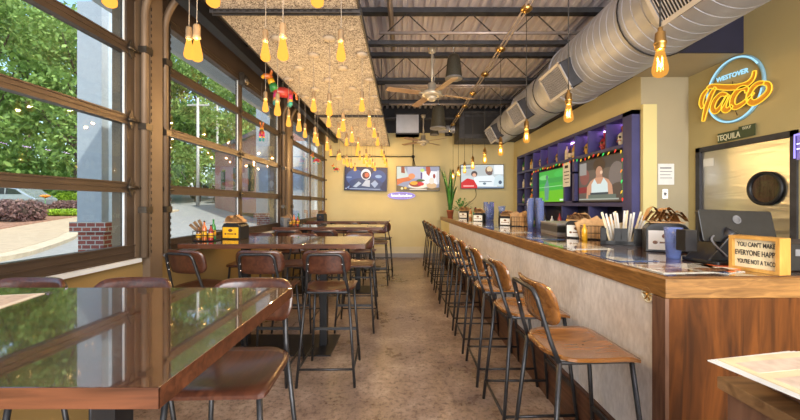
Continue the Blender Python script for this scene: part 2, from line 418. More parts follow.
# glazed sectional doors
rails = [(1.0, 1.109), (1.505, 1.585), (2.02, 2.09), (2.553, 2.633), (2.98, 3.06)]
for di, (a, b2) in enumerate(DOORS):
    d = thing('door_%d' % (di+1), None, None); del_ = [d.pop(k) for k in ('label', 'category') if k in d]; d['kind'] = 'structure'
    xa, xb = XL-.055, XL-.005; mid = (a+b2)/2
    f = MB().use('bronze')
    for r0, r1 in rails:
        f.box(xa, xb, a, b2, r0, r1)
        f.box(xb, xb+.006, a, b2, (r0+r1)/2-.004, (r0+r1)/2+.004)
        f.box(xb, xb+.008, a, b2, r0, r0+.01); f.box(xb, xb+.008, a, b2, r1-.01, r1)
    f.build('rail', d)
    f = MB().use('bronze')
    f.box(xa, xb-.002, a, a+.075, ZS, ZT); f.box(xa, xb-.002, b2-.075, b2, ZS, ZT); f.box(xa, xb-.002, mid-.04, mid+.04, ZS, ZT)
    f.build('stile', d)
    for (r0, r1) in zip(rails[:-1], rails[1:]):
        for (y0, y1) in ((a+.07, mid-.035), (mid+.035, b2-.07)):
            g = MB().use('pane_glass').box(xa+.02, xa+.026, y0, y1, r0[1]-.01, r1[0]+.01).build('pane', d)
            bead = MB().use('column_white')
            for (q0, q1) in ((y0, y0+.012), (y1-.017, y1-.005)): bead.box(xa+.026, xa+.034, q0, q1, r0[1], r1[0])
            bead.build('glazing_bead', g)
    for yy in (a+.045, mid, b2-.045):
        for (r0, r1) in rails[1:4]:
            zz = (r0+r1)/2; h = MB().use('track_steel')
            h.prism([(yy-.035, zz), (yy, zz-.075), (yy+.035, zz), (yy, zz+.075)], .008, 'x', Matrix.Translation((xb+.006, 0, 0)))
            h.tube([(xb+.02, yy-.04, zz), (xb+.02, yy+.04, zz)], .013)
            s_ = 1 if yy > mid else -1
            if yy != mid: h.tube([(xb+.022, yy, zz), (xb+.03, yy+s_*.11, zz)], .008); h.lathe([(.024, -.01), (.024, .01)], (0, 0, 0), 12, False, Matrix.Translation((xb+.03, yy+s_*.11, zz)) @ Matrix.Rotation(PI/2, 4, 'X'))
            h.build('hinge', d)
# door tracks: upright, quarter bend, run inwards over the hanging ceiling
def door_track(yy, label):
    t = thing('door_track', label, 'door track', (XL+.035, yy, ZS))
    pts = [(0, 0, 0), (0, 0, 1.9)]+[(.38-.38*math.cos(a), 0, 1.9+.38*math.sin(a)) for a in [PI/2*i/10 for i in range(1, 11)]]+[(1.5, 0, 2.28)]
    MB().use('tan_post').tube(pts, .027, 8).build('rail', t)
    ang = MB().use('track_steel').box(-.03, .0, .03, .036, 0, 2.0).box(-.03, .025, .03, .034, 0, 2.0)
    for k in range(38): ang.box(.0, .03, .034, .037, .03+k*.052, .055+k*.052)
    ang.build('perforated_angle', t)
    for zz in (.35, 1.0, 1.6): MB().use('track_steel').box(-.03, .035, -.03, .045, zz, zz+.05).build('bracket', t)
for i, (yy, lb) in enumerate(((2.71, 'tan curved steel track beside the nearest garage door'), (2.94, 'perforated steel track at the near edge of the middle garage door'),
        (5.87, 'steel track at the far edge of the middle garage door'), (6.26, 'curved steel track at the near edge of the farthest garage door'))):
    door_track(yy, lb)
tag(MB().use('black_metal').box(-1.80, -1.70, .3, 9.1, 3.03, 3.13).build('header_beam'), 'long black steel beam running above the garage doors', 'beam')
tag(MB().use('track_steel').tube([(-1.93, .2, 3.30), (-1.93, 9.1, 3.30)], .03).build('torsion_shaft'), 'dark torsion shaft above the garage doors', 'shaft')
for yy in (4.4, 7.7):
    t = MB().use('track_steel').box(XL, XL+.06, -.05, .05, -.08, .08).tube([(XL+.03, -.03, 0), (XL+.03, .03, 0)], .07, 14)
    tag(t.build('shaft_bearing', loc=(0, yy, 3.0)), 'dark bearing bracket over the %s garage door' % ('middle' if yy < 5 else 'farthest'), 'bracket')
# right wall with the recess for the shelf unit
UY0, UY1, UZ0, UZ1 = 4.32, 8.65, .95, 2.60
mb = MB().use('yellow_wall')
mb.box(XR, XR+.3, 4.30, YB, 0, UZ0).box(XR, XR+.3, 4.30, YB, UZ1, 3.05).box(XR, XR+.3, UY1, YB, UZ0, UZ1)
mb.box(XR+.2, XR+.3, 4.30, UY1, UZ0, UZ1)
mb.use('navy_dark').box(XR, XR+.3, 4.30, YB, 3.05, 3.97)
mb.use('grey_wall').box(XR+.003, XT+.2, 4.295, 4.5, 0, 3.97)
struct(mb.build('wall_right'))
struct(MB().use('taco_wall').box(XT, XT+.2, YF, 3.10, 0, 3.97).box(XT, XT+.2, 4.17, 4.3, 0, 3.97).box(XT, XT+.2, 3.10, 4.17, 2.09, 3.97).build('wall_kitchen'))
struct(MB().use('pale_yellow').box(XR-.005, XR+.165, 4.25, 4.295, 0, 2.65).build('trim_pilaster'))
struct(MB().use('grey_wall').box(XR-.1, XT, 3.62, 4.295, 3.0, 3.06).use('navy_dark').box(XR-.12, XT, 3.60, 3.62, 3.0, 3.97).build('trim_soffit'))
tag(MB().use('navy_dark').box(2.66, 2.96, 3.0, 9.15, 3.06, 3.36).build('ceiling_beam'), 'dark navy boxed beam running under the round duct', 'beam')
# kitchen door in the right wall
d = thing('door_4', None, None); [d.pop(k) for k in ('label', 'category') if k in d]; d['kind'] = 'structure'
MB().use('dark_steel').box(XT-.02, XT+.05, 4.115, 4.17, 0, 2.09).box(XT-.02, XT+.05, 3.10, 3.155, 0, 2.09).box(XT-.02, XT+.05, 3.10, 4.17, 2.035, 2.09).build('frame', d)
MB().use('brushed_steel').box(XT+.01, XT+.05, 3.157, 4.113, 0.01, 2.033).build('leaf', d)
Mw = Matrix.Translation((XT+.002, 3.385, 1.572)) @ Matrix.Rotation(PI/2, 4, 'Y')
MB().use('black_metal').lathe([(.165, .0), (.168, -.022), (.14, -.022), (.136, .004)], (0, 0, 0), 36, True, Mw, False).build('porthole_rim', d)
MB().use('clear_glass').lathe([(.138, .0), (.138, -.004)], (0, 0, 0), 36, False, Mw).build('porthole_glass', d)
MB().use('stand_side').lathe([(.137, .0025), (.137, .003)], (0, 0, 0), 36, False, Mw).build('porthole_view', d)
MB().use('white_paper').box(XT+.006, XT+.009, 3.96, 4.09, 1.86, 1.95).build('notice', d)

# ============================================================= CEILING
def joist(yy, lab):
    t = thing('bar_joist', lab, 'joist', (0, yy, 0), 0, 'steel joists under the roof deck')
    MB().use('dark_steel').box(XL+.01, XR-.01, -.05, .05, 3.90, 3.965).build('top_chord', t)
    MB().use('dark_steel').box(XL+.01, XR-.01, -.045, -.008, 3.49, 3.54).box(XL+.01, XR-.01, .008, .045, 3.49, 3.54).build('bottom_chord', t)
    pts = []; k = 0; x = XL+.02
    while x < XR-.02: pts.append((x, 0, 3.91 if k % 2 else 3.52)); x += .42; k += 1
    MB().use('dark_steel').tube(pts, .010, 6, smooth=False).build('web', t)
for yy, lab in ((3.19, 'open-web dark steel joist nearest the camera'), (4.51, 'open-web steel joist above the nearest hanging speaker'), (5.83, 'open-web steel joist just past the nearest ceiling fan'), (7.15, 'open-web steel joist second from the back wall'), (8.47, 'open-web steel joist closest to the back wall')):
    joist(yy, lab)
tag(MB().use('pale_conduit').tube([(-.3, 4.40, 3.60), (2.94, 4.40, 3.60)], .02).build('conduit'), 'pale conduit crossing the roof along the joist above the fan', 'conduit')
tag(MB().use('pale_conduit').tube([(-.3, 5.9, 3.45), (2.94, 5.9, 3.45)], .017).tube([(-.3, 6.0, 3.45), (2.94, 6.0, 3.45)], .012).build('conduit'), 'pair of pale conduits crossing the roof past the fan', 'conduit')
tag(MB().use('pale_conduit').tube([(-.27, 7.09, 3.47), (1.3, 7.09, 3.47)], .02).build('conduit'), 'pale conduit crossing left of the second fan', 'conduit')
tag(MB().use('pale_conduit').tube([(-.16, 2.6, 3.80), (-.14, 5.3, 3.80)], .035).build('pipe'), 'brownish pipe running back beside the hanging ceiling', 'pipe')
# hanging wood-wool ceiling in three boards
for i, (a, b2) in enumerate(((-.6, 2.68), (2.72, 5.88), (5.92, 9.05))):
    t = MB().use('wood_wool').box(-1.46, -.345, a, b2, 2.935, 2.98).use('dark_steel').box(-.345, -.33, a, b2, 2.93, 3.0).box(-1.475, -1.46, a, b2, 2.93, 3.0)
    tag(t.build('ceiling_panel'), ['nearest', 'middle', 'farthest'][i]+' speckled wood-wool board of the hanging ceiling', 'ceiling panel', 'boards of the hanging ceiling')
for i, yy in enumerate((2.70, 5.90)):
    t = MB().use('dark_steel').box(-1.5, -.33, yy-.022, yy-.018, 2.905, 2.94).box(-1.5, -.33, yy+.018, yy+.022, 2.905, 2.94).box(-1.5, -.33, yy-.022, yy+.022, 2.93, 2.936)
    t.use('black_metal')
    for k in range(22): t.box(-1.47+k*.05, -1.445+k*.05, yy-.0225, yy-.0175, 2.915, 2.927)
    for yy2 in (yy,):
        t.use('dark_steel').tube([(-.36, yy, 2.936), (-.36, yy, 3.9)], .006, 6).tube([(-1.4, yy, 2.936), (-1.4, yy, 3.9)], .006, 6)
    tag(t.build('strut_channel'), 'slotted steel channel across the %s seam of the hanging ceiling' % ('nearer' if i == 0 else 'farther'), 'channel')

# pendant bulbs under the hanging ceiling
def pendant_proto(drop):
    # origin at the canopy on the board, z down
    t = thing('pendant_bulb', 'x', 'pendant light')
    MB().use('canopy').lathe([(.0, 0), (.056, 0), (.055, -.012), (.03, -.022), (.008, -.026)], n=18).build('canopy', t)
    zt = -drop
    MB().use('cord').tube([(0, 0, -.02), (.002, 0, -drop*.5), (0, 0, zt+.205)], .0028, 5).build('cord', t)
    MB().use('aged_socket').lathe([(.004, zt+.212), (.016, zt+.205), (.019, zt+.19), (.0185, zt+.15), (.021, zt+.145), (.021, zt+.130), (.014, zt+.125)], n=14).build('socket', t)
    MB().use('amber_bulb').lathe([(.013, zt+.132), (.015, zt+.118), (.020, zt+.09), (.027, zt+.055), (.031, zt+.03), (.029, zt+.012), (.018, zt+.002), (0, zt)], n=16).build('bulb', t)
    l = bpy.data.lights.new('bulb_light', 'POINT'); l.energy = BULB_W; l.color = (1, .88, .70); l.shadow_soft_size = .012
    lo = bpy.data.objects.new('bulb_light', l); COL.objects.link(lo); lo.parent = t; lo.location = (0, 0, zt+.05)
    return t
ZP = 2.935
protoA = pendant_proto(ZP-2.355); protoB = pendant_proto(ZP-2.225)
used = {'A': False, 'B': False}
rowsY = [(1.65, 'A'), (1.95, 'B'), (2.24, 'A')]+[(3.16+.343*k, 'B' if k % 2 == 0 else 'A') for k in range(8)]+[(6.36+.343*k, 'B' if k % 2 == 0 else 'A') for k in range(8)]
for ri, (yy, kd) in enumerate(rowsY):
    xs = (-1.385, -.90, -.40) if kd == 'A' else (-1.15, -.66)
    nm = ('window-side', 'middle', 'aisle-side') if kd == 'A' else ('window-side', 'aisle-side')
    for x_, q in zip(xs, nm):
        lab = '%s glowing amber pendant bulb, %s row back under the hanging ceiling' % (q, ORD[ri])
        pr = protoA if kd == 'A' else protoB
        jx, jy = random.uniform(-.012, .012), random.uniform(-.02, .02)
        if not used[kd]:
            used[kd] = True; pr.location = (x_+jx, yy+jy, ZP); pr['label'] = lab; pr['group'] = 'amber bulbs hung under the board ceiling'
        else: dup(pr, (x_+jx, yy+jy, ZP), random.uniform(-.4, .4), lab, 'amber bulbs hung under the board ceiling')
# conduit and brass pendants over the bar
PX = 1.15; PYS = [1.54, 2.39, 3.20, 4.04, 4.82, 5.65, 6.39, 7.10, 7.84]
tag(MB().use('pale_conduit').tube([(PX-.02, .3, 3.24), (PX-.02, 7.9, 3.24)], .011).tube([(PX+.02, .3, 3.24), (PX+.02, 7.9, 3.24)], .011).build('conduit'), 'twin pale conduits carrying the brass pendants over the bar', 'conduit')
def edison():
    t = thing('edison_pendant', 'x', 'pendant light')
    MB().use('brass').lathe([(0, .045), (.03, .045), (.052, .02), (.055, 0), (.03, -.02), (.006, -.025)], n=20).build('canopy', t)
    z0 = 1.985-3.22
    MB().use('black_cord').tube([(0, 0, -.02), (0, 0, z0+.22)], .0035, 6).build('cord', t)
    MB().use('brass').lathe([(.004, z0+.225), (.010, z0+.222), (.010, z0+.206), (.020, z0+.198), (.022, z0+.16), (.0245, z0+.157), (.0245, z0+.148), (.021, z0+.145), (.021, z0+.128), (.016, z0+.122)], n=18).build('socket', t)
    gl = MB().use('edison_glass').lathe([(.014, z0+.13), (.017, z0+.115), (.024, z0+.08), (.031, z0+.045), (.032, z0+.028), (.026, z0+.01), (.012, z0+.001), (0, z0)], n=20).build('bulb', t)
    f = MB().use('filament'); pts = []
    for k in range(9): a = 2*PI*k/8; pts.append((.011*math.cos(a), .011*math.sin(a), z0+(.03 if k % 2 else .092)))
    f.tube(pts, .0011, 5); f.build('filament', gl)
    l = bpy.data.lights.new('edison_light', 'POINT'); l.energy = 9; l.color = (1, .84, .62); l.shadow_soft_size = .008
    lo = bpy.data.objects.new('edison_light', l); COL.objects.link(lo); lo.parent = t; lo.location = (0, 0, z0+.06)
    return t
ed = edison(); ELN = ['nearest clear-glass brass pendant over the bar', 'second nearest brass pendant with filament bulb over the bar']+['brass filament pendant over the bar, %s counted from the camera' % ORD[k] for k in range(2, 9)]
for k, yy in enumerate(PYS):
    if k == 0: ed.location = (PX, yy, 3.22); ed['label'] = ELN[0]; ed['group'] = 'brass pendants in a row over the bar'
    else: dup(ed, (PX, yy, 3.22), k*.7, ELN[k], 'brass pendants in a row over the bar')

# round spiral duct with side registers
t = thing('spiral_duct', 'large grey round spiral duct running above the bar', 'duct', (2.17, 0, 3.03))
def duct_seg(y0, y1, r, par):
    prof = []; y = y0
    while y < y1-.02:
        prof += [(r, y), (r, min(y+.094, y1)), (r-.006, min(y+.096, y1)), (r-.006, min(y+.1035, y1))]; y += .108
    prof.append((r, y1))
    Mr = Matrix.Rotation(-PI/2, 4, 'X')   # local z -> +y
    return MB().use('duct_metal').lathe(prof, (0, 0, 0), 110, False, Mr).build('duct_section', par)
duct_seg(-.6, 4.25, .36, t); duct_seg(4.36, 5.9, .315, t); duct_seg(6.0, 7.55, .275, t)
Mr = Matrix.Rotation(-PI/2, 4, 'X')
MB().use('duct_metal').lathe([(.36, 4.25), (.372, 4.26), (.372, 4.29), (.318, 4.36)], (0, 0, 0), 48, True, Mr).build('reducer', t)
MB().use('duct_metal').lathe([(.315, 5.9), (.325, 5.91), (.325, 5.93), (.278, 6.0)], (0, 0, 0), 48, True, Mr).build('reducer', t)
for yy in (1.0, 2.9, 4.9, 6.7):
    rr_ = .37 if yy < 4.3 else (.32 if yy < 6 else .28)
    MB().use('black_metal').tube([(rr_*math.cos(a), yy, rr_*math.sin(a)) for a in [2*PI*i/32 for i in range(33)]], .006, 5).tube([(0, yy, rr_), (0, yy, .5 if False else .46)], .005, 5).build('hanger', t)
for k, (yy, wd, r) in enumerate(((2.12, .62, .36), (3.98, .52, .36), (5.45, .50, .315), (7.15, .48, .275))):
    A = Matrix.Translation((0, yy, 0)) @ Matrix.Rotation(math.radians(-28), 4, 'Y')  # face looks to -x and a bit down/up
    g = MB(); hh = .15
    xo = -(r+.12); g.use('dark_steel')
    g.box(-r+.06, xo+.012, -wd/2, -wd/2+.004, -hh, hh).box(-r+.06, xo+.012, wd/2-.004, wd/2, -hh, hh).box(-r+.06, xo+.012, -wd/2, wd/2, -hh, -hh+.004).box(-r+.06, xo+.012, -wd/2, wd/2, hh-.004, hh)
    g.use('register_frame').box(xo, xo+.012, -wd/2-.012, wd/2+.012, -hh-.012, -hh+.02).box(xo, xo+.012, -wd/2-.012, wd/2+.012, hh-.02, hh+.012)
    g.box(xo, xo+.012, -wd/2-.012, -wd/2+.02, -hh, hh).box(xo, xo+.012, wd/2-.02, wd/2+.012, -hh, hh)
    g.use('register_dark').box(xo+.022, xo+.024, -wd/2, wd/2, -hh, hh)
    g.xf(A); rg = g.build('register', t)
    g = MB().use('register_frame'); q = -wd/2+.03
    while q < wd/2-.02: g.box(xo+.003, xo+.007, q, q+.0055, -hh+.02, hh-.02); q += .024
    g.xf(A); g.build('louvre', rg)
# rooftop-unit plenum and boxes near the back wall
tag(MB().use('dark_steel').box(-.62, .62, -.4, .4, 0, .62).box(-.66, .66, -.44, .44, .56, .62).use('register_dark').box(-.5, .5, -.405, -.4, .1, .5).build('air_handler', loc=(1.93, 8.35, 2.93)), 'large grey-blue air handler box hung by the back wall right of the fans', 'air handler', None)
tag(MB().use('duct_metal').box(-.27, .27, -.2, .2, 0, .5).use('dark_steel').box(-.29, .29, -.21, .21, .0, .03).box(-.29, .29, -.21, .21, .47, .5).build('junction_duct', loc=(.12, 8.5, 3.10)), 'small square metal duct box left of the farther fan', 'duct')
tag(MB().use('duct_metal').tube([(.9, 8.7, 3.30), (1.35, 8.7, 3.30), (1.5, 8.7, 3.2)], .1, 16).build('flexible_duct'), 'crinkled silver flexible duct by the back wall', 'duct')

# ceiling fans
def fan():
    t = thing('ceiling_fan', 'x', 'ceiling fan')
    MB().use('fan_metal').tube([(0, 0, .62), (0, 0, .14)], .013, 10).lathe([(.0, .66), (.06, .66), (.05, .60), (.02, .58)], n=20).build('downrod', t)
    MB().use('fan_metal').lathe([(.02, .17), (.055, .165), (.06, .07), (.10, .06), (.135, .04), (.14, .0), (.10, -.02), (.03, -.025)], n=28).build('motor', t)
    MB().use('fan_metal').lathe([(.075, -.02), (.07, -.05), (.04, -.075), (0, -.08)], n=24).build('light_cap', t)
    MB().use('cord').tube(spline([(0.0, 0, .62), (.03, .01, .50), (.012, 0, .36), (.035, 0, .26), (.02, 0, .16)], 6), .005, 6).build('cable', t)
    for k in range(4):
        b_ = MB().use('fan_metal').box(.10, .20, -.018, .018, .012, .02).use('fan_blade')
        b_.prism(rrect(.18, .66, -.055, .055, [.01, .03, .03, .01], 3), .007, 'z', Matrix.Translation((0, 0, .016)) @ Matrix.Rotation(.16, 4, 'X'))
        b_.xf(Matrix.Rotation(PI/2*k+.35, 4, 'Z')); b_.build('blade', t)
    return t
f1 = fan(); f1.location = (.41, 4.80, 2.93); f1['label'] = 'nearer pale ceiling fan on a cabled rod'; f1['group'] = 'ceiling fans'
dup(f1, (.50, 8.3, 2.90), .5, 'farther ceiling fan hung in front of the back wall')
def hang_speaker(loc, s, lab, rod):
    t = thing('pendant_speaker', lab, 'speaker', loc, 0, 'dark speakers hung from the roof')
    MB().use('speaker_body').lathe([(.0, .40*s), (.045*s, .40*s), (.085*s, .37*s), (.105*s, .30*s), (.125*s, .10*s), (.135*s, .03*s), (.142*s, 0), (.13*s, -.004), (.12*s, .01*s), (.05*s, .02*s), (0, .02*s)], n=28).build('body', t)
    MB().use('grey_plastic').lathe([(.136*s, .02*s), (.146*s, .012*s), (.146*s, -.004*s), (.13*s, -.008*s)], n=28).build('rim', t)
    MB().use('chrome').tube([(0, 0, .39*s), (0, 0, rod)], .006, 6).tube([(-.02, 0, .40*s), (0, 0, .45*s), (.02, 0, .40*s)], .005, 5).build('hanger', t)
hang_speaker((.765, 5.15, 3.29), .92, 'dark bell-shaped hanging speaker right of the nearer fan', .66)
hang_speaker((.67, 6.45, 2.83), 1.08, 'dark hanging speaker just behind and below the nearer fan', 1.1)
hang_speaker((.74, 8.0, 3.02), .75, 'smallest dark hanging speaker farthest back by the fan', .9)
t = thing('track_spotlight', 'small spotlight on an arm near the end of the bar conduit', 'spotlight', (1.12, 7.9, 3.24))
MB().use('chrome').tube([(0, 0, 0), (-.06, .05, -.22)], .02, 10).build('arm', t)
MB().use('black_metal').tube([(-.14, .02, -.22), (.02, .05, -.22)], .04, 12).build('head', t)

# ============================================================= BACK WALL FITTINGS
def picture(mb, W, Hh, shapes):
    # on plane facing -Y, local x right, z up, origin at centre; layers get nearer
    for i, s_ in enumerate(shapes):
        y = -.0012*(i+1)/1.0*.4; col = s_[-1]; m_ = ecol(col[:3], col[3] if len(col) > 3 else .57)
        if m_ not in mb.mats: mb.mats.append(m_)
        mb.cur = mb.mats.index(m_)
        if s_[0] == 'e':
            _, cx, cy, rx, ry, _c = s_; pl = [(cx+rx*math.cos(a), cy+ry*math.sin(a)) for a in [2*PI*k/20 for k in range(20)]]
        elif s_[0] == 'r': _, x0, x1, y0, y1, _c = s_; pl = [(x0, y0), (x1, y0), (x1, y1), (x0, y1)]
        else: pl = s_[1]
        pl = [(min(1, max(0, a)), min(1, max(0, c))) for a, c in pl]
        mb.add([((a-.5)*W, y, (c-.5)*Hh) for a, c in pl], [tuple(range(len(pl)))])
    return mb
def tv(lab, loc, W, Hh, shapes, rotz=0, roty=0, group=None):
    t = thing('television', lab, 'television', loc, rotz, group)
    t.rotation_euler = (0, roty, rotz)
    MB().use('black_plastic').box(-W/2, W/2, 0, .045, -Hh/2, Hh/2).box(-W/2, W/2, -.006, 0, -Hh/2, -Hh/2+.015).box(-W/2, W/2, -.006, 0, Hh/2-.012, Hh/2).box(-W/2, -W/2+.012, -.006, 0, -Hh/2, Hh/2).box(W/2-.012, W/2, -.006, 0, -Hh/2, Hh/2).build('housing', t)
    mb = MB(); picture(mb, W-.026, Hh-.03, shapes); mb.build('screen', t, fix=False)
    MB().use('black_metal').box(-.12, .12, .045, .085, -.1, .1).build('wall_mount', t)
    return t
D = lambda h, a=1: tuple((int(h[i:i+2], 16)/255)**2.2 for i in (0, 2, 4))+((a,) if a != 1 else ())
tv('leftmost wall television showing a helmeted figure on dark blue', (-.965, 9.08, 2.08), 1.13, .63, [
    ('r', 0, 1, 0, 1, D('1e2a50')), ('e', .25, .55, .22, .35, D('33508a')), ('e', .8, .6, .18, .3, D('2c4a86')), ('e', .5, .3, .4, .25, D('28406e')),
    ('p', [(.12, 0), (.3, .45), (.4, .55), (.62, .55), (.75, .42), (.9, 0)], D('34486e')), ('p', [(.2, .15), (.33, .38), (.4, .3), (.28, .12)], D('9fb0c8')),
    ('p', [(.62, .3), (.72, .45), (.8, .3), (.72, .12)], D('8fa3c4')), ('p', [(.4, .2), (.5, .45), (.6, .45), (.6, .15)], D('aab4c6')),
    ('e', .5, .70, .12, .24, D('c3cede')), ('e', .5, .66, .09, .16, D('4a2a34')), ('e', .52, .67, .05, .10, D('b8604c')), ('e', .80, .62, .08, .07, D('7d9fca')), ('e', .1, .55, .07, .04, D('6c86b4')),
    ('p', [(.05, .1), (.12, .2), (.1, .05)], D('6f8cb9')), ('r', .12, .85, .045, .075, D('93a4c4')), ('r', .02, .05, .05, .08, D('d0d8e8'))], 0, .03, 'televisions on the back wall')
tv('middle wall television showing hands plating food', (.41, 9.08, 2.09), 1.14, .65, [
    ('r', 0, 1, 0, 1, D('8a90a8')), ('r', .25, .62, .5, 1, D('a9aec6')), ('p', [(0, .4), (0, 1), (.18, 1), (.28, .6), (.2, .4)], D('b7c6c4')), ('p', [(.1, .75), (.1, 1), (.18, 1), (.19, .72)], D('8a4a34')),
    ('p', [(0, .22), (0, .48), (.3, .58), (.38, .7), (.42, .55), (.3, .4), (.15, .35)], D('c46a3c')), ('e', .35, .6, .08, .12, D('d68a5c')), ('p', [(.6, .3), (.6, .8), (.75, .82), (.95, .8), (1, .5), (.95, .25)], D('dfe3f0')),
    ('p', [(.68, 1), (.7, .7), (.76, .6), (.8, .8), (.78, 1)], D('a84a34')), ('e', .6, .85, .05, .07, D('b8d070')), ('r', .56, .6, .5, .75, D('5a4a80')), ('e', .97, .55, .04, .3, D('c4c8d0')), ('e', .88, .6, .03, .1, D('8c3028')),
    ('p', [(0, 0), (0, .22), (.3, .1), (1, .12), (1, 0)], D('6a5a40')), ('e', .5, .2, .23, .12, D('e6dccb')), ('e', .45, .27, .16, .13, D('8c3a22')), ('e', .40, .31, .09, .08, D('e0a030')), ('e', .56, .27, .08, .08, D('c42a34')), ('e', .56, .42, .1, .05, D('3f5a20')),
    ('e', .82, .2, .12, .12, D('c9a880')), ('e', .82, .4, .06, .14, D('d9cfc4')), ('e', .12, .08, .03, .05, D('e8d8a0')), ('e', .2, .1, .03, .05, D('e8b850')), ('r', .3, .7, .03, .06, D('eee6d8'))], 0, 0, 'televisions on the back wall')
tv('rightmost back-wall television showing two masked people in white', (2.10, 9.08, 2.14), 1.14, .64, [
    ('r', 0, 1, 0, 1, D('bac6cc')), ('r', .78, 1, .6, 1, D('e2eaee')), ('r', .1, .6, .55, .95, D('aeb8bd')), ('r', .0, .25, .86, .9, D('55616e')),
    ('p', [(.3, .1), (.3, .45), (.4, .52), (.75, .55), (.8, .45), (.85, .05)], D('dbe6ee')), ('p', [(.76, .1), (.8, .5), (.9, .58), (1, .5), (1, .1)], D('c3d8e2')),
    ('e', .31, .62, .075, .13, D('4c3f40')), ('e', .31, .57, .045, .08, D('d6a890')), ('e', .66, .76, .09, .19, D('7a5c50')), ('e', .67, .82, .065, .12, D('d8c4a0')), ('e', .67, .64, .07, .09, D('6a5a58')),
    ('p', [(0, 0), (0, .25), (.1, .38), (.15, .43), (.3, .36), (.38, .1), (.38, 0)], D('c01a24')), ('r', .05, .3, .07, .13, D('e8a0a0')),
    ('r', .42, .72, .27, .30, D('506070')), ('e', .92, .25, .04, .08, D('4a5a72')), ('r', .38, 1, 0, .06, D('70849a')), ('e', .55, .2, .04, .05, D('61788a'))], 0, -.008, 'televisions on the back wall')
t = thing('tv_pipe_mount', 'black pipe dropping from the roof to the middle television with a side pipe', 'pipe', (.28, 9.12, 2.43))
MB().use('black_metal').tube([(0, 0, 0), (0, 0, .95)], .014, 8).build('upright', t)
MB().use('black_metal').tube([(0, 0, .24), (-2.2, 0, .24)], .014, 8).build('side_pipe', t)
MB().use('black_metal').ball((0, 0, .24), .045).tube([(0, -.02, .24), (.05, -.03, .0)], .012).build('joint', t)
# violet neon oval
t = thing('neon_sign', 'small violet oval neon sign with white script below the middle television', 'neon sign', (-.03, 9.17, 1.64))
el = [(.36*math.cos(a), -.03, .088*math.sin(a)) for a in [2*PI*i/40 for i in range(41)]]
MB().use('violet_acrylic').prism([(.35*math.cos(a), .085*math.sin(a)) for a in [2*PI*i/40 for i in range(40)]], .008, 'y', Matrix.Translation((0, -.02, 0))).build('backing', t)
MB().use('neon_violet').tube(el, .005, 6).build('outline_tube', t)
sc_ = []
for k in range(14):
    x0 = -.27+k*.04; sc_ += [(x0, -.035, -.02), (x0+.012, -.035, .02 if k not in (0, 5, 10) else .05), (x0+.026, -.035, -.02)]
MB().use('neon_white').tube(spline(sc_, 4), .0045, 6).build('script_tube', t)
t = thing('wall_outlet', 'pale outlet low on the back wall by the farthest table', 'outlet', (-.33, 9.195, .45))
MB().use('cream').box(-.035, .035, -.006, 0, -.057, .057).build('plate', t)
MB().use('grey_plastic').box(-.015, .015, -.009, -.006, .01, .04).box(-.015, .015, -.009, -.006, -.04, -.01).build('socket', t)
tag(MB().use('black_cord').tube(spline([(1.93, 9.17, 1.84), (1.95, 9.17, 1.62), (1.75, 9.17, 1.42), (1.6, 9.17, 1.3), (1.5, 9.17, 1.25)], 6), .006, 5).build('cable'), 'loose black cable drooping below the rightmost back-wall television', 'cable')

# ============================================================= TABLES
def table(yn, yf, xr, label, cols, plate):
    t = thing('bar_height_table', label, 'table', (xr, yn, 0), 0, 'long bar-height tables along the garage doors')
    L = -2.02-xr; Dp = yf-yn
    MB().use('table_wood').box(L, 0, 0, Dp, 1.045, 1.06).build('tabletop', t, bevel=.002)
    MB().use('table_edge').box(L, .0005, -.0005, .03, 1.018, 1.0455).box(L, .0005, Dp-.03, Dp+.0005, 1.018, 1.0455).box(-.03, .0005, 0, Dp, 1.018, 1.0455).box(L, .0012, -.0012, 0, 1.018, 1.0595).box(0, .0012, -.0012, Dp, 1.018, 1.0595).build('edge_band', t)
    for c in cols: MB().use('black_metal').box(c-.036, c+.036, Dp/2-.036, Dp/2+.036, .012, 1.02).build('column', t)
    MB().use('black_metal').box(plate[0], plate[1], Dp/2-.255, Dp/2+.255, 0, .012).build('base_plate', t)
    MB().use('black_metal').box(plate[0]+.1, plate[1]-.1, Dp/2-.04, Dp/2+.04, .98, 1.018).build('top_plate', t)
table(.677, 1.487, -.478, 'glossy dark wood bar-height table nearest the camera', (-.43, -1.15), (-1.3, -.2))
table(3.10, 3.84, -.335, 'second glossy wood table from the camera, with condiment caddy by the window', (-.455, -1.24), (-1.4, -.335))
table(5.35, 6.05, -.31, 'third glossy wood table back, between second and farthest', (-.42, -1.3), (-1.5, -.2))
table(7.25, 7.96, -.29, 'farthest wood table by the back wall', (-.42, -1.3), (-1.5, -.2))
tag(MB().use('black_ink').box(-.075, .075, -.055, .055, 0, .003).use('pale_print').box(-.07, .07, -.05, .05, .003, .0035).build('menu_card', loc=(-.50, 5.62, 1.0605)), 'small dark menu card lying on the third table back', 'menu')
tag(MB().use('paper').prism(rrect(-.15, .15, -.105, .105, .008), .002).use('menu_print').box(-.13, .13, -.09, .09, .002, .0024).build('menu_card', loc=(-1.555, 1.25, 1.0603), rotz=.25), 'pale menu lying on the nearest table by the window', 'menu')

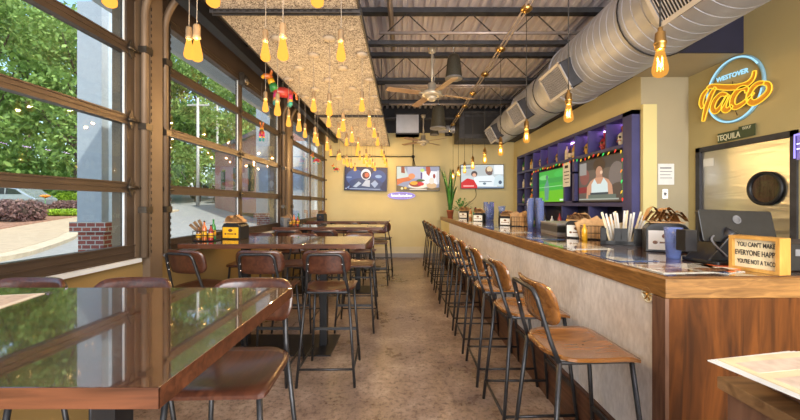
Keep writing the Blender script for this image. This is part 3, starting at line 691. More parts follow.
# ============================================================= STOOLS
def make_stool(wd):
    t = thing('bar_stool', 'x', 'bar stool')
    # seat: dished plywood, x width, y depth (front = +y)
    nx, ny = 14, 12; grid = []
    outline_r = [.13, .13, .045, .045]
    mb = MB().use(wd)
    def P(u, v_):   # u,v in -1..1 mapped onto a rounded rectangle
        x0, y0 = u*.205, v_*.20
        # narrower rounded rear
        k = 1-.18*max(0, -v_)**2.2; x_ = x0*k
        r = .10 if v_ < 0 else .035
        ax, ay = .205*k-r, .20-r
        if abs(x_) > ax and abs(y0) > ay:
            dx, dy = (abs(x_)-ax)/r, (abs(y0)-ay)/r; m_ = max(dx, dy); l_ = math.hypot(dx, dy)
            if l_ > 0: s2 = m_/l_; x_ = math.copysign(ax+dx*s2*r, x_); y0 = math.copysign(ay+dy*s2*r, y0)
        z = .745-.022*(1-min(1, (x_/.2)**2))*(1-min(1, ((y0+.03)/.2)**2))-.012*max(0, v_-.6)**2/.16+.014*max(0, -v_-.55)
        return x_, y0, z
    vs = []
    for lay in (0, -.013):
        for j in range(ny+1):
            for i in range(nx+1):
                x_, y_, z = P(-1+2*i/nx, -1+2*j/ny); vs.append((x_, y_, z+lay))
    W_ = nx+1; N = W_*(ny+1); fs = []
    for j in range(ny):
        for i in range(nx):
            a = j*W_+i; fs.append((a, a+1, a+1+W_, a+W_)); fs.append((a+N, a+W_+N, a+1+W_+N, a+1+N))
    mb.add(vs, fs, True)
    rim = [j for j in range(W_)]+[j*W_+nx for j in range(1, ny+1)]+[ny*W_+i for i in range(nx-1, -1, -1)]+[j*W_ for j in range(ny-1, 0, -1)]
    fs2 = [(rim[k], rim[k]+N, rim[(k+1) % len(rim)]+N, rim[(k+1) % len(rim)]) for k in range(len(rim))]
    o0 = len(mb.v)-2*N
    for f in fs2: mb.f.append(list(f)); mb.m.append(0); mb.sm.append(False)
    mb.build('seat', t)
    # backrest: bent plywood in front of the frame
    vs = []; fs = []; nx, nz = 16, 8
    for lay in (0, -.012):
        for j in range(nz+1):
            for i in range(nx+1):
                u = -1+2*i/nx; w_ = -1+2*j/nz; x_, z_ = u*.19, w_*.095; r = .068; ax, az = .19-r, .095-r
                if abs(x_) > ax and abs(z_) > az:
                    dx, dz = (abs(x_)-ax)/r, (abs(z_)-az)/r; m_ = max(dx, dz); l_ = math.hypot(dx, dz)
                    if l_ > 0: s2 = m_/l_; x_ = math.copysign(ax+dx*s2*r, x_); z_ = math.copysign(az+dz*s2*r, z_)
                y_ = -.222+.045*(x_/.19)**2-(z_)*.22
                vs.append((x_, y_+lay, .967+z_))
    W_ = nx+1; N = W_*(nz+1)
    for j in range(nz):
        for i in range(nx):
            a = j*W_+i; fs.append((a, a+1, a+1+W_, a+W_)); fs.append((a+N, a+W_+N, a+1+W_+N, a+1+N))
    rim = [j for j in range(W_)]+[j*W_+nx for j in range(1, nz+1)]+[nz*W_+i for i in range(nx-1, -1, -1)]+[j*W_ for j in range(nz-1, 0, -1)]
    nf = len(fs); fs += [(rim[k], rim[(k+1) % len(rim)], rim[(k+1) % len(rim)]+N, rim[k]+N) for k in range(len(rim))]
    mb = MB().use(wd).add(vs, fs, True)
    for k in range(nf, len(fs)): mb.sm[k] = False
    mb.build('backrest', t)
    sm = 'stool_metal'; R = .011
    top = [(-.17, -.165, .715), (-.155, -.195, .80), (-.135, -.250, .995)]
    arc = [(-.128, -.257, 1.015), (-.112, -.261, 1.03), (-.09, -.262, 1.033)]
    left = top+arc; right = [(-x_, y_, z) for x_, y_, z in reversed(left)]
    MB().use(sm).tube(left+right, R, 8).build('back_frame', t)
    for s_ in (-1, 1):
        MB().use(sm).tube([(s_*.225, -.235, 0), (s_*.170, -.165, .72)], R, 8).build('leg', t)
        MB().use(sm).tube([(s_*.215, .235, 0), (s_*.168, .165, .722)], R, 8).build('leg', t)
    MB().use(sm).tube([(-.168, .165, .718), (.168, .165, .718), (.17, -.165, .718), (-.17, -.165, .718), (-.168, .165, .718)], .009, 6, smooth=False).build('seat_frame', t)
    L = lambda z, f: (.225-(.055)*z/.72, -.235+.07*z/.72) if not f else (.215-.047*z/.722, .235-.07*z/.722)
    zr = .135; a, b2 = L(zr, 0); c_, d_ = L(zr, 1)
    MB().use(sm).tube([(-a, b2, zr), (a, b2, zr)], .009, 6).build('stretcher', t)
    for s_ in (-1, 1): MB().use(sm).tube([(s_*a, b2, zr), (s_*c_, d_, zr)], .009, 6).build('stretcher', t)
    c_, d_ = L(.30, 1)
    MB().use(sm).box(-c_, c_, d_-.007, d_+.007, .288, .312).build('footrest', t)
    for s_ in (-1, 1):
        [MB().use('chrome').ball(q_, .006).build('bolt', t) for q_ in ((s_*.13, -.243, .955), (s_*.137, -.225, .90))]
    return t
st_l = make_stool('stool_wood_shaded'); st_b = make_stool('stool_wood'); fl = {0: 1, 1: 1}
def put(pr, key, x_, y_, rz, lab, grp):
    if fl[key]: fl[key] = 0; pr.location = (x_, y_, 0); pr.rotation_euler = (0, 0, rz); pr['label'] = lab; pr['group'] = grp
    else: dup(pr, (x_, y_, 0), rz, lab, grp)
gt = 'shade-darkened stools pulled up to the tables'
side = ['aisle end', 'middle', 'window end']
for k, (x_, y_, r) in enumerate(((-.70, 1.43, PI+.03), (-1.28, 1.44, PI), (-1.79, 1.44, PI-.02))): put(st_l, 0, x_, y_, r, 'shade-darkened wood stool facing the camera across the nearest table, %s' % side[k], gt)
for k, (x_, y_, r) in enumerate(((-.60, 2.90, .02), (-1.115, 2.90, -.02), (-1.66, 2.92, -.30))): put(st_l, 0, x_, y_, r, 'shade-darkened wood stool on the near side of the second table, %s' % side[k], gt)
for k, (x_, y_, r) in enumerate(((-.53, 4.02, PI), (-1.22, 4.02, PI), (-1.76, 4.02, PI))): put(st_l, 0, x_, y_, r, 'shade-darkened wood stool tucked behind the second table, %s' % side[k], gt)
for k, (x_, y_, r) in enumerate(((-.60, 5.05, 0), (-1.10, 5.05, 0), (-1.62, 5.05, .03))): put(st_l, 0, x_, y_, r, 'shade-darkened wood stool on the near side of the third table, %s' % side[k], gt)
for k, (x_, y_, r) in enumerate(((-.47, 6.22, PI), (-1.1, 6.22, PI), (-1.7, 6.22, PI))): put(st_l, 0, x_, y_, r, 'shade-darkened wood stool tucked behind the third table, %s' % side[k], gt)
for k, (x_, y_, r) in enumerate(((-.42, 6.98, 0), (-1.0, 6.98, 0), (-1.6, 6.98, 0))): put(st_l, 0, x_, y_, r, 'shade-darkened wood stool on the near side of the farthest table, %s' % side[k], gt)
for k in range(11):
    yy = 1.70+.60*k; lab = 'golden-brown wood bar stool at the bar, nearest the camera' if k == 0 else 'golden-brown wood stool at the bar, %s from the near end' % ORD[k]
    if k == 10: lab = 'wood and steel stool at the bar, last before the back wall'
    put(st_b, 1, .845-.0218*(yy-1.7)+random.uniform(-.006, .006), yy, -PI/2+random.uniform(-.03, .03)+.02, lab, 'stools in a row along the bar')

# ============================================================= BAR
BR = math.radians(1.25); BO = (1.092, 1.43, 0)
bar = thing('service_bar', 'long bar base with pale front panels and stained wood end', 'bar', BO, BR)
MB().use('bar_end_wood').box(0, 2.40, 0, .05, 0, 1.027).box(0, .012, .05, .07, 0, 1.027).build('end_panel', bar)
MB().use('stand_side').box(-.004, .012, -.001, .072, 0, 1.027).build('corner_post', bar)
ed_ = [.072, .71, 1.70, 2.69, 3.68, 4.68, 5.78]
for i in range(6): MB().use('bar_panel').box(.012, .04, ed_[i]+.002, ed_[i+1]-.002, .31, 1.027).build('front_panel', bar)
pn = MB().use('pale_yellow').box(.012, .04, 5.782, 7.08, .31, 1.027).build('front_panel', bar); pn['label'] = 'far-end panel coloured cream yellow for the golden glow'  # golden glow at the far end of the bar put into the panel colour
MB().use('black_ink').box(.03, .045, .07, 7.08, .0, 1.02).build('core', bar)
MB().use('kick_wood').box(-.012, .03, .072, 7.08, .16, .308).build('kick_board', bar)
MB().use('kick_wood').box(-.008, .03, .072, 7.08, 0, .156).build('kick_board', bar)
MB().use('black_ink').box(.70, .72, .7, 7.08, 0, 1.02).box(.70, 2.3, .66, .68, 0, 1.02).box(.04, .72, 7.06, 7.08, 0, 1.02).build('rear_panel', bar)
t = thing('bar_counter', 'long glossy L-shaped wooden bar counter with thick golden-brown edge', 'counter', (BO[0], BO[1], 1.028), BR)
poly = [(-.004, -.004), (2.41, -.004), (2.41, .72), (.76, .72), (.76, 7.08), (-.004, 7.08)]
ins = [(.03, .03), (2.41, .03), (2.41, .69), (.73, .69), (.73, 7.05), (.03, 7.05)]
MB().use('bar_lip').prism(poly, .082).build('edge', t, bevel=.004)
MB().use('bar_top_wood').prism(ins, .004, 'z', Matrix.Translation((0, 0, .082))).build('top', t)
t = thing('bag_hook_disc', 'round pale golden spoked disc under the near corner of the bar counter', 'ornament', (1.0955, 1.535, 1.018), BR)
pts = [(-.005, .032*math.cos(a), .032*math.sin(a)) for a in [2*PI*i/24 for i in range(25)]]
MB().use('cream').tube(pts, .005, 6).build('ring', t)
MB().use('gold' if 'gold' in MATS else 'c_gold').box(-.004, .0, -.03, .03, -.03, .03).build('plate', t) if False else MB().use('c_cream_b').lathe([(.03, -.002), (.03, .002)], (0, 0, 0), 24, False, Matrix.Rotation(PI/2, 4, 'Y')).build('plate', t)
mb = MB().use('brass')
for k in range(3): a = PI*k/3; mb.tube([(-.006, .03*math.cos(a), .03*math.sin(a)), (-.006, -.03*math.cos(a), -.03*math.sin(a))], .003, 5)
mb.build('spoke', t)

ZB = 1.1145
def bl(x_, y_):  # bar-local point to world
    return (BO[0]+x_*math.cos(BR)-y_*math.sin(BR), BO[1]+x_*math.sin(BR)+y_*math.cos(BR), ZB)
# flat things on the bar
def flat(name, lab, loc, rz, wx, wy, mats, cat='placemat'):
    mb = MB().use(mats[0]).box(-wx/2, wx/2, -wy/2, wy/2, 0, .002)
    for i, mt in enumerate(mats[1:]):
        a = wx*(-.42+.5*(i % 2)); c_ = wy*(-.42+.45*(i//2)); mb.use(mt).box(a, a+wx*.40, c_, c_+wy*.36, .002, .0024)
    tag(mb.build(name, loc=loc, rotz=rz), lab, cat)
Z0 = .0003
def on(x_, y_, dz=0): q = (x_, y_, ZB+Z0+dz); return q
flat('menu', 'pale glossy menu at the near corner of the bar counter', on(1.33, 1.64), .1, .40, .22, ['pale_print', 'brown_print', 'brown_print', 'brown_print'], 'menu')
flat('menu', 'dark blue glossy menu lying on the bar beside the nearest stool', on(1.25, 2.0), .05, .22, .34, ['blue_print', 'pale_print', 'blue_print'], 'menu')
flat('menu', 'white and blue glossy menu flat on the bar behind the first dark blue one', on(1.28, 2.52), 0, .28, .40, ['pale_print', 'blue_print', 'pale_print'], 'menu')
flat('menu', 'dark glossy menu on the bar beside the third stool', on(1.24, 3.15), .05, .28, .40, ['blue_print', 'pale_print'], 'menu')
flat('menu', 'pale glossy menu on the bar in front of the blue cups', on(1.22, 3.85), 0, .30, .40, ['pale_print', 'blue_print'], 'menu')
flat('menu', 'glossy menu on the bar beside the sixth stool', on(1.2, 4.75), 0, .28, .40, ['blue_print', 'pale_print'], 'menu')
flat('menu', 'farthest glossy menu on the bar near the plants', on(1.18, 5.9), 0, .28, .45, ['pale_print', 'blue_print'], 'menu')
flat('flyer', 'orange and red printed flyer lying by the blue tumbler', on(1.60, 1.66), -.12, .26, .13, ['orange_print', 'paper'], 'flyer')
flat('flyer', 'small purple-grey printed card under the orange flyer edge', on(1.445, 1.56), .5, .12, .08, ['pale_print', 'blue_print', 'orange_print'], 'card')
# tumblers
def tumbler(name, lab, loc, h=.17, n=1, r=.042):
    mb = MB().use('blue_cup'); 
    for k in range(n):
        z = k*.035; mb.lathe([(0, z+.004), (r*.76, z+.004), (r, z+h), (r+.002, z+h), (r*.79, z), (0, z)], n=20)
    for k in range(10): a = 2*PI*k/10; 
    return tag(mb.build(name, loc=loc), lab, 'cup')
tumbler('tumbler', 'translucent blue plastic tumbler on the bar by the napkin dispenser', (1.515, 1.93, ZB+Z0), .175)
# napkin dispensers: rounded top box, black sides, card front, napkins on top
def dispenser(lab, loc, rz, card='white_paper', s=1, body='black_plastic', nap=True):
    t = thing('napkin_dispenser', lab, 'napkin dispenser', loc, rz, 'napkin dispensers')
    w_, d_, h_ = .20*s, .16*s, .165*s
    prof = [(-w_/2, 0), (w_/2, 0), (w_/2, h_*.8), (w_*.40, h_*.95), (w_*.25, h_), (-w_*.25, h_), (-w_*.40, h_*.95), (-w_/2, h_*.8)]
    MB().use(body).prism(prof, d_, 'y', Matrix.Translation((0, -d_/2, 0))).build('body', t, bevel=.004)
    MB().use(card).box(-w_*.44, w_*.44, -d_/2-.004, -d_/2, h_*.08, h_*.74).build('label_card', t)
    mb = MB().use('c_brown_b'); 
    mb.ball((-.0, -d_/2-.0045, h_*.55), w_*.13, .001, h_*.10, 10); mb.ball((-w_*.28, -d_/2-.0045, h_*.33), w_*.06, .001, h_*.06, 8); mb.ball((w_*.28, -d_/2-.0045, h_*.33), w_*.06, .001, h_*.06, 8)
    mb.box(-w_*.18, w_*.18, -d_/2-.0052, -d_/2-.004, h_*.30, h_*.36); mb.build('printed_mark', t)
    MB().use('kraft').box(-w_*.40, w_*.40, -d_*.52, d_*.5, h_+.0005, h_+.006).build('top_band', t)
    return t
def napkins(lab, loc, s=1, mat='kraft', seed=1, rz=0):
    rnd = random.Random(seed); mb = MB().use(mat)
    for k in range(7):
        a0 = -.1+.035*k*s; pts = []
        n_ = 7; vs = []; h_ = s*(.04+.035*rnd.random()); wx = .035*s+.03*s*rnd.random(); ox = (-.06+.02*k)*s
        for j in range(n_):
            tt = j/(n_-1)-.5
            for q in (0, 1):
                vs.append((ox+wx*tt*2+rnd.uniform(-.006, .006)*s, (q-.5)*.10*s+rnd.uniform(-.006, .006)*s, h_*(1-(tt*2)**2)*(.8+.4*rnd.random())+.003))
        vs2 = [(a, b2, c+.0025) for a, b2, c in vs]; m_ = len(vs)
        fs = [(2*j, 2*j+1, 2*j+3, 2*j+2) for j in range(n_-1)]+[(2*j+m_, 2*j+2+m_, 2*j+3+m_, 2*j+1+m_) for j in range(n_-1)]
        mb.add(vs+vs2, fs, True)
    return tag(mb.build('napkins', loc=loc, rotz=rz), lab, 'napkins')
def straight_disp(lab, x_, y_, rz, s, nl, card='white_paper', body='black_plastic'):
    dispenser(lab, (x_, y_, ZB+Z0), rz, card, s, body); napkins(nl, (x_, y_, ZB+.165*s+.007), s, 'kraft', int(y_*10), rz)
straight_disp('large black napkin dispenser with white printed card behind the blue tumbler', 1.71, 2.25, -.5, 1.12, 'crumpled brown napkins on top of the largest dispenser on the bar')
straight_disp('napkin dispenser with white card between the black tray and the wire basket', 1.60, 3.13, -.65, .95, 'brown napkins on the dispenser beside the wire basket of paper bags')
# black caddy with straws and paper
t = thing('straw_caddy', 'black compartment caddy packed with straws and paper menus', 'caddy', (1.66, 2.62, ZB+Z0), -.55)
W_, Dd, Hh = .27, .17, .125
mb = MB().use('black_plastic').box(-W_/2, W_/2, -Dd/2, Dd/2, 0, .006).box(-W_/2, W_/2, Dd/2-.005, Dd/2, 0, Hh).box(-W_/2, -W_/2+.005, -Dd/2, Dd/2, 0, Hh).box(W_/2-.005, W_/2, -Dd/2, Dd/2, 0, Hh).box(-.003, .003, -Dd/2, Dd/2, 0, Hh*.9)
for (a, b2) in ((-W_/2, -.095), (-.045, .04), (.075, W_/2)): mb.box(a, b2, -Dd/2, -Dd/2+.005, 0, Hh)
mb.box(-W_/2, W_/2, -Dd/2, -Dd/2+.005, 0, .03)
mb.build('body', t)
def strips(lab0, n, c, rz, wid, hei, mat, seed, name='paper_menu', spread=.1, dep=.07, cat='menu'):
    rnd = random.Random(seed)
    for k in range(n):
        u = (-.5+k/max(1, n-1)); M = Matrix.Rotation(rz, 4, 'Z') @ Matrix.Translation((u*spread, rnd.uniform(-dep/2, dep/2), 0)) @ Matrix.Rotation(u*.5+rnd.uniform(-.08, .08), 4, 'Y') @ Matrix.Rotation(rnd.uniform(-.15, .15), 4, 'X')
        mb = MB().use(mat if k % 4 else 'c_cream_b').box(-wid/2, wid/2, -.002, .002, 0, hei*rnd.uniform(.9, 1.05)); mb.xf(M)
        tag(mb.build(name, loc=c), lab0 % ORD[k], cat, lab0.split(',')[0].replace('%s ', ''))
strips('white wrapped straw bundle standing in the black caddy, %s from its left end', 15, (1.67, 2.62, ZB+.012), -.55, .013, .235, 'white_paper', 3, 'paper_straw', .16, .06, 'straw')
strips('folded tan sheet leaning at the back of the black caddy, %s from the left', 2, (1.75, 2.66, ZB+.012), -.55, .10, .14, 'kraft', 5, 'folded_sheet', .1, .02, 'paper')
# wire baskets with paper bags
def basket(lab, c, rz, w_, d_, h_):
    t = thing('wire_basket', lab, 'basket', c, rz, 'black wire baskets on the bar')
    mb = MB().use('black_metal')
    for z in (.003, h_*.5, h_): mb.tube([(-w_/2, -d_/2, z), (w_/2, -d_/2, z), (w_/2, d_/2, z), (-w_/2, d_/2, z), (-w_/2, -d_/2, z)], .003, 5, smooth=False)
    k = -w_/2
    while k <= w_/2+.001:
        mb.tube([(k, -d_/2, 0.003), (k, -d_/2, h_)], .0018, 4).tube([(k, d_/2, 0.003), (k, d_/2, h_)], .0018, 4).tube([(k, -d_/2, .003), (k, d_/2, .003)], .0018, 4); k += w_/8
    k = -d_/2
    while k <= d_/2+.001: mb.tube([(-w_/2, k, .003), (-w_/2, k, h_)], .0018, 4).tube([(w_/2, k, .003), (w_/2, k, h_)], .0018, 4); k += d_/5
    mb.build('wire_frame', t)
def bags(c, s, seed, lab, n=4):
    rnd = random.Random(seed)
    for k in range(n):
        mb = MB().use('kraft'); w_ = .07*s; 
        for q in range(3):
            a = .02*q; mb.add([(-w_, -.006+a*.3, 0), (w_, -.006+a*.3, 0), (w_*1.1, .0+a, .16*s+rnd.uniform(-.02, .02)), (w_*.3, .004+a, .19*s+rnd.uniform(-.02, .03)), (-w_*.4, -.004+a, .15*s+rnd.uniform(0, .04)), (-w_*1.05, .002+a, .17*s),
                               (-w_, -.002+a*.3, 0), (w_, -.002+a*.3, 0), (w_*1.1, .006+a, .16*s), (w_*.3, .010+a, .19*s), (-w_*.4, .004+a, .17*s), (-w_*1.05, .008+a, .17*s)],
                              [(0, 1, 2, 3, 4, 5), (11, 10, 9, 8, 7, 6), (0, 6, 7, 1), (1, 7, 8, 2), (2, 8, 9, 3), (3, 9, 10, 4), (4, 10, 11, 5), (5, 11, 6, 0)])
        mb.xf(Matrix.Translation(((-.5+k/(n-1))*.14*s, rnd.uniform(-.015, .015), .006)) @ Matrix.Rotation(rnd.uniform(-.3, .3), 4, 'Y') @ Matrix.Rotation(rnd.uniform(-.7, .7), 4, 'Z'))
        tag(mb.build('paper_bag', loc=c), lab % ORD[k], 'paper bag', lab.split(',')[0])
basket('black wire basket of brown paper bags next to the straw caddy', (1.66, 2.97, ZB+Z0), -.2, .24, .17, .12)
bags((1.66, 2.97, ZB+.004), .88, 11, 'brown paper bag in the wire basket beside the straws, %s from the left')
tag(MB().use('c_yellow').lathe([(0, 0), (.022, 0), (.022, .09), (.009, .11), (.008, .135), (0, .137)], n=14).build('mustard_bottle', loc=(1.53, 2.90, ZB+Z0)), 'yellow squeeze bottle at the corner of the nearer wire basket', 'bottle')
basket('black wire basket of brown paper bags beyond the stacked blue cups', (1.62, 4.72, ZB+Z0), -.2, .26, .18, .13)
bags((1.62, 4.72, ZB+.004), .95, 12, 'brown paper bag in the farther wire basket, %s from the left')
t = thing('black_tray', 'grey-black condiment tray between the card dispenser and the blue cups', 'tray', (1.70, 3.70, ZB+Z0), -.1)
MB().use('grey_plastic').box(-.13, .13, -.27, .27, 0, .10).use('black_plastic').box(-.132, .132, -.272, .272, .02, .085).build('body', t)
MB().use('register_frame').box(-.135, .135, -.275, .275, .10, .112).build('lid', t)
for k, (x_, y_, n_) in enumerate(((1.66, 4.15, 6), (1.70, 4.30, 7), (1.60, 4.32, 6), (1.66, 4.46, 7), (1.75, 4.45, 5))):
    tumbler('stacked_tumblers', 'stack of blue tumblers, %s of the cluster before the farther basket' % ['nearest', 'tallest right', 'aisle-side', 'tallest rear', 'rearmost right'][k], (x_, y_, ZB+Z0), .17, n_, .040)
for k, (x_, y_, n_) in enumerate(((1.58, 6.35, 5), (1.68, 6.50, 6), (1.60, 6.62, 6))):
    tumbler('stacked_tumblers', 'stack of blue tumblers near the far end of the bar, %s of three' % ['nearest', 'middle', 'farthest'][k], (x_, y_, ZB+Z0), .17, n_, .045)
straight_disp('black napkin dispenser with white card beyond the farther wire basket', 1.50, 4.95, -.7, .82, 'napkins on the dispenser beyond the farther wire basket')
straight_disp('black napkin dispenser with white card in front of the far cup stacks', 1.36, 6.1, -.6, .9, 'napkins on the dispenser before the far cup stacks')
straight_disp('dark napkin dispenser beside the potted plants', 1.34, 7.45, -.6, .95, 'napkins on the dispenser beside the potted plants')
def bottle(lab, loc, col, h=.24, r=.032, capc='c_dark_b', labelc='c_cream_b', group=None, cat='bottle'):
    t = thing('bottle', lab, cat, loc, 0, group)
    MB().use(col).lathe([(0, 0), (r*.95, 0), (r, .01), (r, h*.58), (r*.85, h*.68), (r*.38, h*.78), (r*.34, h*.95)], n=14).build('glass', t)
    MB().use(labelc).lathe([(r*1.02, h*.18), (r*1.02, h*.46)], n=14).build('label', t)
    MB().use(capc).lathe([(r*.38, h*.93), (r*.38, h), (0, h)], n=12).build('cap', t)
    return t
bc = [('c_white_b', 'white', 1.42, 7.25), ('c_amber', 'amber', 1.37, 6.95), ('c_red', 'red', 1.43, 6.8), ('c_white_b', 'tall white', 1.50, 6.75), ('c_green', 'green', 1.38, 6.62), ('c_brown_b', 'brown', 1.55, 7.3)]
for k, (c_, nm, x_, y_) in enumerate(bc):
    bottle('%s bottle in the far group on the bar, %s' % (nm, ['beside the plants', 'on the aisle side', 'in the middle', 'behind the red one', 'in front of the far dispenser', 'against the back wall side'][k]), (x_, y_, ZB+Z0), c_, .20+.02*(k % 3), .03, group=None)
for k in range(4):
    t = MB().use('clear_glass').lathe([(0, 0), (.03, 0), (.004, .006), (.004, .07), (.03, .10), (.036, .14), (.030, .18), (.028, .18), (.034, .14), (.028, .102), (0, .075)], n=14)
    tag(t.build('wine_glass', loc=(1.63+.07*(k % 2), 5.55+.10*k, ZB+Z0)), 'stemmed glass on the bar past the farther basket, %s of the four' % ORD[k], 'glass', 'stemmed glasses on the bar')
t = thing('drink_mixer', 'dark mixer with blue top on the far part of the bar', 'mixer', (1.72, 5.98, ZB+Z0))
MB().use('black_plastic').lathe([(0, 0), (.06, 0), (.055, .10), (.04, .13)], n=18).build('base', t); MB().use('blue_cup').lathe([(.04, .13), (.065, .27), (.0, .27)], n=18).build('jug', t)
# plants at the far end
t = thing('snake_plant', 'tall snake plant in a terracotta pot at the far end of the bar', 'potted plant', (1.13, 8.18, ZB+Z0))
MB().use('terracotta').lathe([(0, 0), (.06, 0), (.08, .13), (.086, .13), (.086, .16), (.074, .16), (.07, .14), (0, .14)], n=22).build('pot', t)
rnd = random.Random(4)
for k in range(12):
    a = 2*PI*k/12+rnd.uniform(-.2, .2); h = rnd.uniform(.55, 1.12) if k % 3 else rnd.uniform(.9, 1.15); lean = rnd.uniform(.04, .22)
    vs = []; fs = []; nn = 9
    for j in range(nn):
        tt = j/(nn-1); w_ = .040*(1-tt**3)*(.6+.6*min(1, tt*3)) if j < nn-1 else .001
        c_ = Vector((math.cos(a)*(.025+lean*tt*tt*1.2), math.sin(a)*(.025+lean*tt*tt*1.2), .13+h*tt)); sd_ = Vector((-math.sin(a+.5*tt), math.cos(a+.5*tt), 0))
        nr = Vector((math.cos(a), math.sin(a), 0))*.004
        vs += [c_-sd_*w_+nr, c_-nr*.5, c_+sd_*w_+nr, c_-nr*1.5]
    for j in range(nn-1):
        for q in range(4): p0 = 4*j+q; p1 = 4*j+(q+1) % 4; fs.append((p0, p1, p1+4, p0+4))
    MB().use('leaf_dark' if k % 2 else 'leaf_mid').add(vs, fs, True).build('leaf', t)
t = thing('bushy_plant', 'bushy green plant in a small white pot beside the snake plant', 'potted plant', (1.36, 8.02, ZB+Z0))
MB().use('white_paint').lathe([(0, 0), (.05, 0), (.065, .13), (.055, .13), (.05, .12), (0, .12)], n=20).build('pot', t)
mb = MB().use('leaf_mid'); 
for k in range(60):
    a = rnd.uniform(0, 2*PI); el_ = rnd.uniform(.2, 1.4); L_ = rnd.uniform(.12, .30); d_ = Vector((math.cos(a)*math.cos(el_), math.sin(a)*math.cos(el_), math.sin(el_)))
    p0 = Vector((0, 0, .12)); p1 = p0+d_*L_; s_ = d_.cross(Vector((0, 0, 1))).normalized()*.028; q = p1+d_*.09-Vector((0, 0, .03))
    mb.tube([p0, p1], .002, 4, False); mb.add([p1, (p1+q)/2+s_, q, (p1+q)/2-s_, (p1+q)/2-Vector((0, 0, .006))], [(0, 1, 4), (1, 2, 4), (2, 3, 4), (3, 0, 4)])
mb.build('foliage', t, fix=False)
# POS monitor
t = thing('till_screen', 'black point-of-sale screen seen from behind on the near corner of the bar', 'monitor', (1.665, 1.80, ZB+Z0), .02)
MB().use('black_plastic').prism(rrect(-.12, .09, -.10, .12, .02), .018).prism([(-.10, 0), (.10, 0), (.035, .13), (.02, .13)], .14, 'y', Matrix.Translation((-.02, -.05, .016))).build('base', t, bevel=.004)
M = Matrix.Translation((.075, .0, .187)) @ Matrix.Rotation(math.radians(-14), 4, 'X') @ Matrix.Rotation(math.radians(2), 4, 'Y')
MB().use('black_plastic').prism(rrect(-.195, .195, -.085, .085, .012), .022, 'y', M @ Matrix.Translation((0, -.011, 0))).build('screen_housing', t, bevel=.003)
MB().use('grey_plastic').box(-.188, .188, .0112, .0125, -.08, .08).xf(M).build('screen', t)
MB().use('grey_plastic').lathe([(.022, -.001), (.022, .001), (.019, .001), (.019, -.001)], (0, 0, 0), 20, False, M @ Matrix.Translation((.0, -.0135, .035)) @ Matrix.Rotation(PI/2, 4, 'X')).build('emblem', t)
MB().use('black_plastic').tube([(0, .0, .10), (.03, -.03, .17)], .03, 14).build('neck', t)
MB().use('grey_plastic').tube(spline([(-.03, -.06, .04), (-.09, -.04, .12), (-.02, 0, .15), (.05, .02, .14)], 6), .005, 6).build('cable', t)
MB().use('black_plastic').box(-.20, -.14, -.01, .05, .06, .17).build('card_reader', t)
t = thing('receipt_printer', 'black box printer behind the wooden letter sign', 'printer', (1.835, 1.62, ZB+Z0), .0)
MB().use('black_plastic').box(-.10, .22, -.06, .16, 0, .125).build('body', t, bevel=.006)
MB().use('grey_plastic').box(-.06, .18, -.062, -.06, .07, .10).build('slot', t)
# wooden letter sign
t = thing('letter_sign', 'wooden box sign with black capital letters on cream, near bar corner', 'sign', (1.603, 1.473, ZB+Z0), 0)
t.rotation_euler = (0, 0, math.radians(-68)+PI)
# local: x along the front from the near corner to the far left corner mirrored; front faces local -y
t.rotation_euler = (0, 0, math.radians(-75))
t.location = (1.555, 1.645, ZB+Z0)
SW, SH, SD = .185, .158, .070
MB().use('sign_wood').box(0, SW, 0, SD, 0, .014).box(0, SW, 0, SD, SH-.014, SH).box(0, .014, 0, SD, .014, SH-.014).box(SW-.014, SW, 0, SD, .014, SH-.014).box(.014, SW-.014, SD-.008, SD, .014, SH-.014).build('frame', t)
MB().use('c_cream_b').box(.014, SW-.014, .018, .022, .014, SH-.014).build('panel', t)
Rf = Matrix.Rotation(PI/2, 4, 'X')
for tx, z, sz in (("YOU CAN'T MAKE", .118, .030), ('EVERYONE HAPPY', .080, .034), ("YOU'RE NOT A TACO", .040, .028)):
    text(tx, sz, 'black_ink', Matrix.Translation((SW/2+.001, .0172, z)) @ Rf, t, ext=.0005, sx=.56 if sz > .03 else (.56 if z > .1 else .50), bold=.0004)

# ============================================================= BACK BAR SHELF UNIT
U = thing('shelf_unit', 'large navy wall shelf unit behind the bar around two televisions', 'shelf unit', (2.87, 0, 0))
X1 = .285
cube_y = [4.50, 4.87, 5.34, 5.75, 6.38, 6.80, 7.17, 7.59]
fr = MB().use('navy'); 
fr.box(0, X1, UY0, 4.50, .95, UZ1).box(0, X1, UY1-.04, UY1, .95, UZ1).box(0, X1, UY0, UY1, 2.545, UZ1)
fr.box(-.01, X1, 4.50, UY1-.04, 2.155, 2.20); fr.box(0, X1, 4.50, UY1, 1.385, 1.44); fr.box(0, X1, 7.57, 7.62, .95, 2.2).box(0, X1, 5.76, 6.16, 1.44, 1.47)
fr.box(0, X1, 5.76, 5.84, 1.44, 2.16).box(0, X1, 6.10, 6.16, 1.44, 2.16).box(0, X1, 8.08, 8.12, .95, 2.545).box(0, X1, 7.62, UY1, 1.78, 1.81)
fr.box(0, X1, 5.3, 5.34, .95, 1.4).box(0, X1, 6.2, 6.24, .95, 1.4).box(0, X1, 5.76, 6.16, 1.93, 1.96)
fr.build('carcass', U)
for y_ in cube_y[1:]: MB().use('navy').box(0, X1, y_-.014, y_+.014, 2.2, 2.545).build('divider', U)
MB().use('navy_dark').box(X1, X1+.01, UY0, UY1, .95, UZ1).build('back_panel', U)
MB().use('shelf_led').box(.24, .25, 4.55, 7.55, 2.525, 2.54).build('light_strip', U)
# back counter below
MB().use('dark_steel')
tag(MB().use('navy_dark').box(-.40, .0, 0, 4.35, 0, .90).use('bar_top_wood').box(-.42, .0, -.01, 4.36, .90, .945).build('back_counter', loc=(2.955, 4.30, 0)), 'low back counter below the navy shelf unit behind the bar', 'counter')
